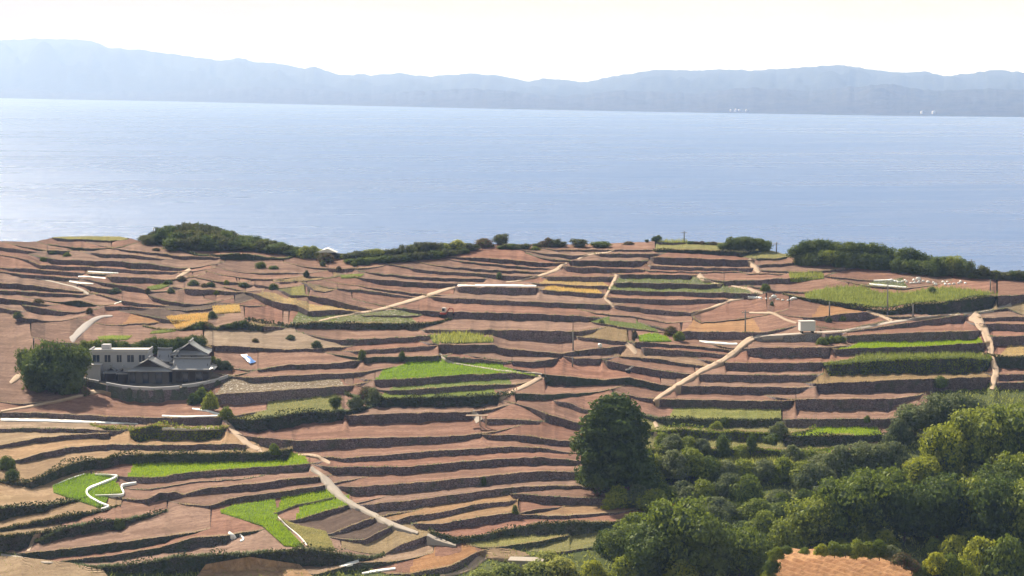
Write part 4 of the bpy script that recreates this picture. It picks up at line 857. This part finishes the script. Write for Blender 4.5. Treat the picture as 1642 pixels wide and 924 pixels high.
# overgrown terraces and the wood at lower right
for k_, (u, vb, h, wd, k) in enumerate(sorted([(1063, 716, 2.6, 4.5, 'mound'), (1080, 722, 3, 5, 'mound_grey'), (1102, 722, 2.6, 4.5, 'mound'), (1125, 726, 2.6, 4.5, 'mound_grey'), (1158, 732, 4, 3.2, 'mound_dark'), (1188, 735, 2.6, 4, 'mound'), (1206, 722, 3, 2.2, 'mound_dark'), (1250, 702, 3, 4, 'mound_grey'), (1240, 712, 2, 4, 'mound_dark'),
        (1150, 690, 1.8, 3, 'mound'), (1050, 765, 4, 7, 'mound'), (1080, 762, 4.4, 7, 'mound_grey'), (1110, 760, 4.6, 7, 'mound'), (1135, 768, 4, 6, 'mound_dark'), (1165, 765, 3, 6, 'mound_grey'), (1195, 765, 3.2, 6, 'mound'), (1225, 768, 3.4, 6, 'mound_grey'), (1255, 770, 4, 6, 'mound'),
        (1285, 775, 4, 6.5, 'mound'), (1315, 778, 3.8, 6, 'mound_grey'), (1270, 738, 2.8, 4.5, 'mound_grey'), (1300, 740, 2.2, 5, 'mound'), (1170, 800, 4.4, 7, 'mound_grey'), (1200, 806, 4.8, 7, 'mound'), (1130, 806, 4, 6, 'mound'), (1095, 802, 3.4, 6, 'mound_grey'), (1060, 806, 3.6, 5.5, 'mound'), (1022, 812, 3.8, 5, 'mound_grey')])):
    tree('overgrown_shrub', k, u, vb, h, wd, ORDS[k_] + ' vine covered shrub from the left on the overgrown terraces', 'shrubs on the overgrown terraces', 'shrub')
for u, vb, h, wd, k, lab in [
    (1468, 700, 6.0, 9, 'grey', 'grey green spreading tree above the lower right wood, left one'), (1512, 702, 8.2, 9.5, 'grey', 'grey green domed tree at the top of the lower right wood'), (1440, 712, 4.6, 6, 'mound_grey', 'low grey green shrub left of the grey green trees'), (1552, 690, 6.2, 8, 'grey', 'grey green tree under the steep track'),
    (1348, 762, 5.2, 7, 'mound_grey', 'dark greyish shrub below the small green strip'), (1388, 764, 6, 7.5, 'grey', 'dark greyish tree right of the small green strip'), (1432, 768, 6.4, 8, 'mound_grey', 'grey green shrub in front of the yellow tree'), (1300, 792, 5.2, 7, 'mound_grey', 'grey green shrub at the left of the wood'),
    (1512, 775, 10.0, 9, 'yellow', 'yellow green tree with bright leaf tips in the lower right wood'), (1562, 768, 12, 11, 'round2', 'tall green tree behind the yellow green tree'), (1618, 760, 12, 11, 'round2', 'tall green tree at the right picture edge, upper one'), (1480, 790, 6.2, 7, 'yellow', 'smaller yellow green tree beside the bright one'),
    (1255, 890, 5.5, 8, 'mound', 'low green tree at the left foot of the wood'), (1300, 878, 8.0, 9, 'round2', 'green sloping crown left of the dark hollow'), (1352, 872, 10.4, 10.5, 'round2', 'large green tree in the middle of the wood'), (1410, 862, 11.0, 11, 'round2', 'large green tree with a smooth sunlit top'), (1225, 868, 5, 7, 'mound', 'green shrub between the two woods'),
    (1450, 868, 9.2, 9, 'round', 'dark tree over the orange field, left one'), (1502, 872, 11, 10, 'round', 'dark tree over the orange field, taller one'), (1548, 860, 9.5, 8.5, 'yellow', 'yellowish tree over the dark hollow'), (1598, 838, 10, 9, 'round', 'dark tree near the right edge, middle one'), (1640, 830, 11, 10, 'yellow', 'yellowish tree at the right picture edge'),
    (1612, 888, 12, 11, 'round', 'big dark tree at the lower right corner'), (1660, 895, 12.5, 11, 'round2', 'big green tree cut by the right picture edge'), (1528, 905, 4.6, 6, 'mound_yellow', 'bright yellow green shrub beside the orange field'), (1570, 925, 6.2, 7, 'mound_yellow', 'bright leafy shrub at the lower right'),
    (1618, 940, 7.6, 9, 'mound', 'large leafy shrub in the lower right corner'), (1560, 892, 4, 5, 'mound_yellow', 'small bright shrub in front of the dark trees'), (1500, 893, 3, 4.5, 'mound', 'low green shrub at the far edge of the orange field'), (1350, 887, 2.4, 4, 'mound', 'low hedge bush behind the orange field, left one'), (1385, 884, 2.8, 4.4, 'mound', 'low hedge bush behind the orange field, middle one'), (1420, 880, 3, 4.4, 'mound_yellow', 'low hedge bush behind the orange field, right one'),
    (1088, 932, 12.4, 12, 'round2', 'big spreading tree at the bottom centre right'), (1040, 935, 9, 9, 'round', 'dark tree left of the big spreading tree'), (1138, 938, 10.5, 10, 'round', 'dark tree right of the big spreading tree'), (1185, 925, 7.4, 8, 'round2', 'green tree in the gap right of the big spreading tree'), (1000, 905, 6.4, 7, 'round', 'dark tree at the right end of the bottom terraces'),
    (972, 885, 3.6, 5, 'mound_dark', 'dark shrub at the end of the bottom grassy terrace'), (1012, 866, 4.4, 6, 'mound', 'green shrub under the great round tree slope'), (1215, 905, 5, 7, 'mound_dark', 'dark shrub left of the orange field'), (1228, 935, 2.6, 4, 'mound_yellow', 'bright shrub at the left corner of the orange field'),
    (952, 932, 3.2, 4.6, 'mound_yellow', 'bright rimmed shrub at the bottom edge, left one'), (1005, 935, 4.2, 6, 'mound_yellow', 'bright rimmed shrub at the bottom edge, middle one'), (1095, 945, 4.6, 7, 'mound_yellow', 'bright rimmed shrub before the big spreading tree'), (900, 925, 3.2, 6, 'scrubby', 'light green scrub mound at the bottom edge, right one'),
    (860, 930, 3.0, 6, 'scrubby', 'light green scrub mound at the bottom edge, middle one'), (812, 934, 3.0, 6, 'scrubby', 'light green scrub mound at the bottom edge, left one'), (775, 940, 2.4, 6, 'scrubby', 'low light scrub at the bottom edge beside the pale track'), (880, 905, 2.2, 5, 'scrubby', 'grassy scrub below the bottom terrace')]:
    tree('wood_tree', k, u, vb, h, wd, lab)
for k in range(170):                   # undergrowth that closes the wood floor
    u, v = random.uniform(1000, 1650), random.uniform(745, 945)
    if (u < 1320 and v < 800) or (u > 1225 and v > 872) or v < 745 + max(0, (1060 - u)) * .9: continue
    tree('undergrowth_shrub', random.choice(['mound_dark', 'mound', 'mound', 'mound_grey']), u, v, random.uniform(2.0, 3.8), random.uniform(4.5, 8), 'dark undergrowth shrub on the floor of the lower right wood', 'undergrowth of the wood', 'shrub')

for k, (u, v, h, wd, kd) in enumerate([(1246, 893, 1.6, 2.6, 'mound'), (1262, 884, 1.0, 2.0, 'mound_dark'), (1290, 884, .8, 1.8, 'mound'), (1318, 886, 1.4, 2.4, 'mound_yellow'), (1338, 887, 1.8, 2.8, 'mound'), (1356, 887, 1.5, 2.4, 'mound_dark'), (1374, 889, 2.2, 3.0, 'mound'), (1392, 889, 1.9, 2.8, 'mound_yellow'),
        (1410, 890, 2.3, 3.0, 'mound'), (1428, 893, 1.8, 3.0, 'mound_grey'), (1446, 902, 1.6, 3.0, 'brown'), (1462, 912, 1.5, 3.0, 'brown'), (1478, 926, 1.8, 3.2, 'mound_dark'), (1500, 915, 2.6, 3.6, 'mound_yellow'), (1524, 926, 3.2, 4.2, 'mound'), (1500, 945, 2.4, 3.6, 'brown'), (1238, 915, 1.8, 2.6, 'mound_dark'), (1232, 938, 2.2, 3, 'mound_yellow'), (1545, 950, 4.4, 5, 'mound_yellow')]):
    tree('bank_shrub', kd, u, v, h, wd, ORDS[k] + ' low shrub from the left round the orange ploughed field', 'shrubs round the orange field', 'shrub', .3, 289 if u < 1440 else 284)

for k in range(26):                    # the wood goes on to the right
    v = random.uniform(668, 935); tree('wood_tree', random.choice(['round', 'round2', 'round2', 'grey', 'yellow']), random.uniform(1668, 1795), v, random.uniform(6, 10.5), random.uniform(7, 10), ORDS[k] + ' tree of the wood running on past the right edge', 'wood past the right edge')

# ------------------------------------------------------------------ the house on its terrace
HU, HY = 235, 437.5                    # middle of the compound
hz = float(surf(HU, 621.5)[2]); h0 = P(HU, 600, HY); HX = float(h0[0])
def hx(u): return (u - HU) * HY / FPX
def irimoya(root, x0, x1, y0, y1, eave, ridge, along='y', ov=.7, name='roof', gable=True):
    """hip-and-gable tiled roof with swept eaves; ridge runs along y (gable to the viewer) or x"""
    cx, cy = (x0 + x1) / 2, (y0 + y1) / 2; H = ridge - eave
    def sweep(t): return eave + H * (t ** 1.25)
    b = MB(); prof = [0, .18, .38, .6, .8, 1]
    if along == 'y': half = (x1 - x0) / 2 + ov; ya, yb = y0 - ov, y1 + ov
    else: half = (y1 - y0) / 2 + ov; ya, yb = x0 - ov, x1 + ov
    for s in (-1, 1):
        V = []
        for t in prof:
            for e, yy in ((0, ya), (.12, ya + .8), (.5, (ya + yb) / 2), (.12, yb - .8), (0, yb)):
                up = (.28 * (1 - t) if e == 0 else 0); inset = .9 * min(1, t / .4) if e == 0 else 0
                off = s * half * (1 - t); y2 = yy + inset * (1 if yy == ya else -1)
                V.append((cx + off, y2, sweep(t) + up) if along == 'y' else (y2, cy + off, sweep(t) + up))
        top = V; low = [(p[0], p[1], p[2] - .16) for p in V]; F = [tuple(f) for f in gridF(5, len(prof))]; n = len(V)
        edge = [0, 1, 2, 3, 4] + [5 * k + 4 for k in range(1, len(prof))] + [5 * (len(prof) - 1) + k for k in (3, 2, 1, 0)] + [5 * k for k in range(len(prof) - 2, 0, -1)]
        m = len(edge); F2 = [tuple(i + n for i in f) for f in F]; F3 = [(edge[k], edge[(k + 1) % m], edge[(k + 1) % m] + n, edge[k] + n) for k in range(m)]
        MB().add(top + low, F + F2 + F3).build('roof_slope', MATS['roof_tile'], root)
    rc = MB()
    if along == 'y': rc.tube([(cx, ya + .7, ridge + .28), (cx, ya + 1.4, ridge + .16), (cx, yb - 1.4, ridge + .16), (cx, yb - .7, ridge + .28)], .2, 6)
    else: rc.tube([(ya + .7, cy, ridge + .28), (ya + 1.4, cy, ridge + .16), (yb - 1.4, cy, ridge + .16), (yb - .7, cy, ridge + .28)], .2, 6)
    rc.build('ridge_cap', MATS['roof_tile'], root)
    for yy, s in ((ya + 1.25, 1), (yb - 1.25, -1)):              # gable triangle and the pent roof under it
        g = [(-half * .62, eave + H * .30), (half * .62, eave + H * .30), (0, ridge - .1)]
        if along == 'y': MB().prism([(cx + q[0], q[1]) for q in g], 'y', yy, yy + .12 * s).build('gable', MATS['dark_wood'], root)
        else: MB().prism([(cy + q[0], q[1]) for q in g], 'x', yy, yy + .12 * s).build('gable', MATS['dark_wood'], root)
        e0 = yy - 1.35 * s; A = [(-half, e0, eave), (half, e0, eave), (half * .64, yy + .05 * s, eave + H * .31), (-half * .64, yy + .05 * s, eave + H * .31)]
        A = [((cx + q[0], q[1], q[2]) if along == 'y' else (q[1], cy + q[0], q[2])) for q in A]; Bq = [(q[0], q[1], q[2] - .15) for q in A]
        MB().add(A + Bq, [(0, 1, 2, 3), (7, 6, 5, 4), (0, 4, 5, 1), (1, 5, 6, 2), (2, 6, 7, 3), (3, 7, 4, 0)]).build('pent_roof', MATS['roof_tile'], root)
def body(root, x0, x1, y0, y1, z1, mat='plaster', z0=-1.0): MB().box(x0, x1, y0, y1, z0, z1).build('wall', MATS[mat], root)
def window(root, x0, x1, y, z0, z1, bars=1):
    f = MB(); t = .07
    f.box(x0 - t, x1 + t, y - .08, y, z0 - t, z0).box(x0 - t, x1 + t, y - .08, y, z1, z1 + t).box(x0 - t, x0, y - .08, y, z0, z1).box(x1, x1 + t, y - .08, y, z0, z1)
    for k in range(1, bars + 1): xm = x0 + (x1 - x0) * k / (bars + 1); f.box(xm - .03, xm + .03, y - .07, y, z0, z1)
    w = f.build('window', MATS['stone_trim'], root); MB().box(x0, x1, y - .03, y + .02, z0, z1).build('pane', MATS['window_glass'], w)
def at_house(label, name, cat='house'): return empty(name, (HX, HY, hz), 0, 1, label=label, category=cat)
# flat-roofed white house
w = at_house('white flat roofed two storey house with a row of dark windows', 'white_house')
xl, xr = hx(136), hx(231)
MB().box(xl, xr, 5, 10.5, -1, 5.5).build('wall', MATS['house_wall'], w); MB().box(xl - .15, xr + .15, 4.85, 10.65, 5.503, 5.75).build('roof', MATS['stone_trim'], w)
p = MB(); p.box(xl - .15, xr + .15, 4.85, 5.05, 5.753, 6.05).box(xl - .15, xl + .05, 5.053, 10.4, 5.753, 6.05).box(xr - .05, xr + .15, 5.053, 10.4, 5.753, 6.05); p.build('parapet', MATS['house_wall'], w)
for u0, u1 in ((141, 152), (160, 170), (180, 188), (197, 208), (216, 226)): window(w, hx(u0), hx(u1), 5, 3.6, 5.0)
for u0, u1 in ((160, 172), (182, 194)): window(w, hx(u0), hx(u1), 5, .6, 2.2)
MB().box(hx(152), hx(166), 7, 9, 5.753, 6.75, .08).build('roof_box', MATS['house_wall'], w)
MB().box(hx(134), hx(157), 2.4, 4.845, -1, 3.3, .03).build('porch_block', MATS['house_wall'], w); MB().box(hx(133), hx(158), 2.25, 4.84, 3.303, 3.45).build('porch_roof', MATS['stone_trim'], w)
# tiled wooden house with several roofs
t = at_house('traditional house with several swept grey tiled roofs behind a pale wall', 'tiled_house')
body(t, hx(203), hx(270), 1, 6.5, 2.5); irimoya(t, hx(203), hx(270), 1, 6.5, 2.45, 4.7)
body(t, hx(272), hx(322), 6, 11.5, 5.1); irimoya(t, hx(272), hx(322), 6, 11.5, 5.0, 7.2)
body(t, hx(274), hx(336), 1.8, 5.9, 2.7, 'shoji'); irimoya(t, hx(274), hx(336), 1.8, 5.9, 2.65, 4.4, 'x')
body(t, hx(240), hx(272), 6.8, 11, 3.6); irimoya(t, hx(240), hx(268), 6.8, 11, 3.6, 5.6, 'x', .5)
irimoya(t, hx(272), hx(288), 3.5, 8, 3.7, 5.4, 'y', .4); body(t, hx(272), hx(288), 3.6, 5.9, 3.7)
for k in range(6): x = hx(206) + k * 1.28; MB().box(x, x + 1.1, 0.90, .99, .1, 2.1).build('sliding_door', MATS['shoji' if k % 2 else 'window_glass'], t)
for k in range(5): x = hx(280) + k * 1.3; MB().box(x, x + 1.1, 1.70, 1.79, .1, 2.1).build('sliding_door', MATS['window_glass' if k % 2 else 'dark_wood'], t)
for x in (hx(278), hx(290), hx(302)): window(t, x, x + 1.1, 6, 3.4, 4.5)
# small outbuildings of the yard
for u, y, lab, wd in ((173, 2.4, 'small tiled gate roof in front of the white house', 2.2), (194, 1.2, 'lower small tiled shed left of the tiled house', 1.6)):
    s = at_house(lab, 'tiled_shed', 'shed'); x = hx(u); body(s, x - wd / 2, x + wd / 2, y, y + 2, 1.9, 'dark_wood'); irimoya(s, x - wd / 2, x + wd / 2, y, y + 2, 1.9, 2.9, 'y', .35)
# pale garden wall following the edge of the yard, in three runs
for s, lab in (('R5 500,330 560,346 620,356', 'short pale garden wall under the white house'), ('R5 665,366 760,384 860,394 960,398 1060,394 1125,388', 'long curved pale garden wall in front of the tiled house'), ('R5 1140,382 1200,376 1270,364 1350,345 1430,318', 'pale garden wall rising to the right of the tiled house')):
    q = resample(pts(s), 3); Y = smooth1(np.array([surf(k[0], k[1] + 3.4)[1] for k in q]), 3) - .1; a = P(q[:, 0], q[:, 1], Y); n = len(a); V = []
    for dy, z in ((0, -2.6), (0, .0), (.05, .0), (.3, .0), (.3, -2.6)): V.append(a + [0, dy, z])
    g = obj('garden_wall', np.array(V).reshape(-1, 3), gridF(n, 5), MATS['stone_wall'], label=lab, category='wall', kind='thing')
    V = [a + [0, dy, z] for dy, z in ((-.06, -.55), (-.1, .02), (-.06, .06), (.36, .06), (.36, -.55))]; obj('coping', np.array(V).reshape(-1, 3), gridF(n, 5), MATS['house_wall'], g)

# ------------------------------------------------------------------ small things
def utility_pole(u, vt, vb, label, arms=1):
    p = surf(u, vb); h = (vb - vt) * p[1] / FPX; r = empty('utility_pole', p, J(.6), 1, label=label, category='pole', group='utility poles')
    MB().tube([(0, 0, -.5), (0, 0, h * .5), (0, 0, h)], [.17, .145, .11], 8).build('mast', MATS['pole_grey'], r, smooth=True)
    for k in range(arms):
        z = h - .5 - k * .8; a = MB().box(-.8, .8, -.06, .06, z - .06, z + .06).build('crossarm', MATS['pole_grey'], r)
        for x in (-.7, 0, .7): MB().tube([(x, 0, z + .05), (x, 0, z + .25)], [.06, .04], 6).build('insulator', MATS['white_paint'], a)
for u, vt, vb, lab, n in [(1097, 370, 388, 'slim pole on the hilltop skyline above the sea', 1), (1245, 388, 406, 'slim pole in the gap between the two right groves', 1), (1362, 405, 428, 'grey pole in front of the upper right grove', 1), (1557, 416, 446, 'tall pole with crossarm at the right end of the grove', 2),
        (1423, 449, 503, 'tall dark pole standing in the bright scrub field', 1), (1330, 484, 507, 'short dark pole on the orange field above the storage box', 0), (1464, 488, 508, 'short pole by the road below the scrub field', 0), (1195, 497, 532, 'dark pole left of the white storage box', 1), (919, 532, 562, 'thin pale pole on the central terrace, upper one', 0), (918, 572, 588, 'thin pale pole on the central terrace, lower one', 0), (1588, 448, 466, 'slim pole on the far right brown field', 0)]:
    utility_pole(u, vt, vb, lab, n)
# white storage box by the road
p = surf(1293, 533); r = empty('storage_container', (p[0], p[1] - .6, p[2]), R(6), 1, label='white box shaped storage container beside the road above the grey wall', category='container')
MB().box(-1.55, 1.55, -1.1, 1.1, .38, 2.35, .1).build('body', MATS['white_paint'], r)
for x in np.arange(-1.3, 1.31, .52): MB().box(x - .05, x + .05, -1.14, -1.101, .55, 2.2).build('rib', MATS['white_paint'], r)
MB().box(-1.65, 1.65, -1.2, 1.2, 2.352, 2.45, .03).build('roof', MATS['stone_trim'], r)
for x in (-1.2, 1.0): MB().box(x, x + .25, -1.0, 1.0, -.2, .378).build('skid', MATS['rubber'], r)
d = MB().box(1.552, 1.59, -.85, .85, .5, 2.2).build('door', MATS['stone_trim'], r); MB().tube([(1.62, -.1, 1.1), (1.62, -.1, 1.7)], .03, 6).build('handle', MATS['pole_grey'], d)
# small digger on the field below the lane
p = surf(712, 508); r = empty('mini_excavator', p, R(-20), 1, label='small white and red excavator on the brown field below the lane', category='excavator')
for y in (-.55, .55): MB().prism([(-.9, .05), (-.75, 0), (.75, 0), (.9, .05), (.95, .25), (.75, .42), (-.75, .42), (-.95, .25)], 'y', y - .16, y + .16).build('track', MATS['rubber'], r)
MB().box(-.75, .6, -.6, .6, .5, .95, .08).build('body', MATS['metal_red'], r)
c = MB().box(-.35, .45, -.5, .25, .952, 1.95, .06).build('cab', MATS['white_paint'], r); MB().box(-.25, .35, -.52, -.503, 1.2, 1.8).build('window', MATS['window_glass'], c)
MB().tube([(.5, .3, .9), (1.2, .3, 1.9), (1.9, .3, 1.75)], [.13, .12, .09], 6).build('boom', MATS['metal_red'], r); MB().tube([(1.9, .3, 1.75), (2.1, .3, .8)], [.09, .07], 6).build('arm', MATS['metal_red'], r)
MB().prism([(1.9, .75), (2.35, .8), (2.3, .35), (2.0, .3)], 'y', .08, .52).build('bucket', MATS['rubber'], r)
# tiller left on the terrace
p = surf(1007, 598); r = empty('hand_tiller', p, R(25), 1, label='small pinkish hand tiller on the terrace left of the ramp road', category='tiller')
MB().box(-.5, .4, -.25, .25, .4, .75, .08).build('engine', MATS['pole_grey'], r); MB().tube([(.3, -.2, .8), (1.1, -.3, 1.25)], .05, 6).build('handlebar', MATS['stone_trim'], r); MB().tube([(.3, .2, .8), (1.1, .3, 1.25)], .05, 6).build('handlebar', MATS['stone_trim'], r)
for y in (-.45, .45): MB().tube([(0, y - .1, .32), (0, y + .1, .32)], .36, 10).build('wheel', MATS['rubber'], r)
# blue tarpaulin
q = [surf(386, 570), surf(396, 570), surf(411, 581), surf(401, 585)]; q = [np.array(k) for k in q]; V = []
for b in np.linspace(0, 1, 9):
    for a in np.linspace(0, 1, 13):
        z = (q[0] * (1 - a) + q[3] * a) * (1 - b) + (q[1] * (1 - a) + q[2] * a) * b; V.append(z + [0, -.3, .35 * math.sin(math.pi * a) * math.sin(math.pi * b) + .18 + .12 * float(vnoise2(a * 5, b * 4, 3))])
tp = obj('tarpaulin', V, gridF(13, 9), MATS['tarp_blue'], smooth=True, label='crumpled bright blue tarpaulin on the furrowed field right of the house', category='tarpaulin'); tp['kind'] = 'thing'
V = np.array(V).reshape(9, 13, 3)[:, :3] + [0, -.05, .05]; obj('white_end', V.reshape(-1, 3), gridF(3, 9), MATS['white_sheet'], tp, smooth=True)
# small shed with a white roof at the shore
p = surf(523, 415); r = empty('shore_shed', p, 0, 1, label='small shed with a white roof among the shore shrubs', category='shed')
MB().box(-2.2, 2.2, 0, 3, -.5, 1.5).build('wall', MATS['dark_wood'], r); MB().prism([(-2.6, 1.5), (2.6, 1.5), (0.3, 2.5)], 'y', -.4, 3.3).build('roof', MATS['white_sheet'], r)
# water tank dot, timber platform on posts
p = surf(962, 557); MB().box(-.4, .4, -.4, .4, -.1, .8, .2).build('water_drum', MATS['white_sheet'], label='round white water drum on the terrace edge', category='drum').location = p
p = surf(764, 682); r = empty('ramp_platform', p, 0, 1, label='pale concrete platform on two posts at the foot of the short ramp', category='platform')
MB().box(-1.9, 2.1, -.5, .5, 1.7, 1.84, .03).build('slab', MATS['sand_path'], r)
for x in (.5, 1.6): MB().box(x, x + .25, -.2, .1, -.3, 1.698).build('post', MATS['sand_path'], r)
# concrete cistern by the track at the bottom
p = surf(845, 915); r = empty('concrete_cistern', p, R(-8), 1, label='dark concrete cistern block beside the pale lot at the bottom', category='cistern')
MB().box(-2.6, 2.4, -1, 1.6, -.5, 1.5, .06).build('tank', MATS['asphalt'], r); MB().box(-2.75, 2.55, -1.15, 1.75, 1.502, 1.7, .03).build('lid', MATS['concrete'], r); MB().box(2.6, 3.4, -1.2, 1.2, -.5, .5).build('side_ramp', MATS['concrete'], r)
# rows of white bags on the far plots
BAG = None
def bag(u, v, s, k, where, grp):
    global BAG
    if BAG is None:
        b = MB(); n = 8
        for z, rr in ((0, .42), (.18, .52), (.5, .5), (.72, .3), (.82, .12)): b.V += [(rr * math.cos(i * .7854) * 1.25, rr * math.sin(i * .7854), z) for i in range(n)]
        b.F = [(k * n + i, k * n + (i + 1) % n, (k + 1) * n + (i + 1) % n, (k + 1) * n + i) for k in range(4) for i in range(n)] + [tuple(range(4 * n, 5 * n))]
        BAG = mesh_data('white_bag', b.V, b.F, MATS['white_sheet'], smooth=True)
    p = surf(u, v); o = bpy.data.objects.new('white_bag', BAG); o.location = (p[0], p[1] - .2, p[2] - .05); o.rotation_euler = (0, 0, J(3)); o.scale = (s * random.uniform(1, 1.6), s, s * random.uniform(.7, 1.3))
    link(o, None, label=f'{ORDS[k]} white bag from the left {where}', category='bag', group=grp)
for k, (x, y, s) in enumerate(sorted([(385, 168, 1.2), (405, 172, 1.3), (440, 178, 1), (475, 185, 1), (505, 180, 1.1), (530, 168, 1.1), (545, 182, 1), (590, 192, 1), (612, 170, 1.3), (625, 190, 1.1), (655, 162, 1.5), (660, 188, 1.2), (700, 176, 1), (745, 186, 1.2), (795, 190, 1), (815, 210, 1.3), (885, 182, 1), (905, 208, 1.3), (925, 182, 1), (945, 205, 1), (985, 203, .9), (1030, 196, 1), (1048, 185, 1.2), (1092, 196, 1.2)])):
    bag(1360 + x / 5.823, 420 + (y + 8) / 5.823, s * .5, k, 'in the upper right plot', 'white bags on the upper right plot')
for k, (x, y, s) in enumerate([(30, 512, 1), (50, 512, 1.1), (75, 514, 1), (105, 514, 1), (130, 516, 1), (152, 506, 1.5), (175, 518, 1), (205, 522, 1), (235, 524, .9), (255, 520, 1.2), (272, 514, 1.5)]):
    bag(1200 + x / 3.715, 340 + (y + 4) / 3.715, s * .5, k, 'beside the lane right of centre', 'white bags beside the lane')

# ------------------------------------------------------------------ the air
m, N, L = newmat('haze_air'); vp = N.new('ShaderNodeVolumePrincipled'); vp.inputs['Color'].default_value = (.36, .54, 1, 1); vp.inputs['Absorption Color'].default_value = (1, 1, 1, 1)
vp.inputs['Density'].default_value = 9.2e-5; vp.inputs['Anisotropy'].default_value = .12; N_o = N.new('ShaderNodeOutputMaterial'); L.new(vp.outputs[0], N_o.inputs['Volume'])
MB().box(-42000, 42000, -400, 64000, -6, 520).build('haze', m, kind='stuff', category='haze', label='pale blue sea haze filling the air over the bay')
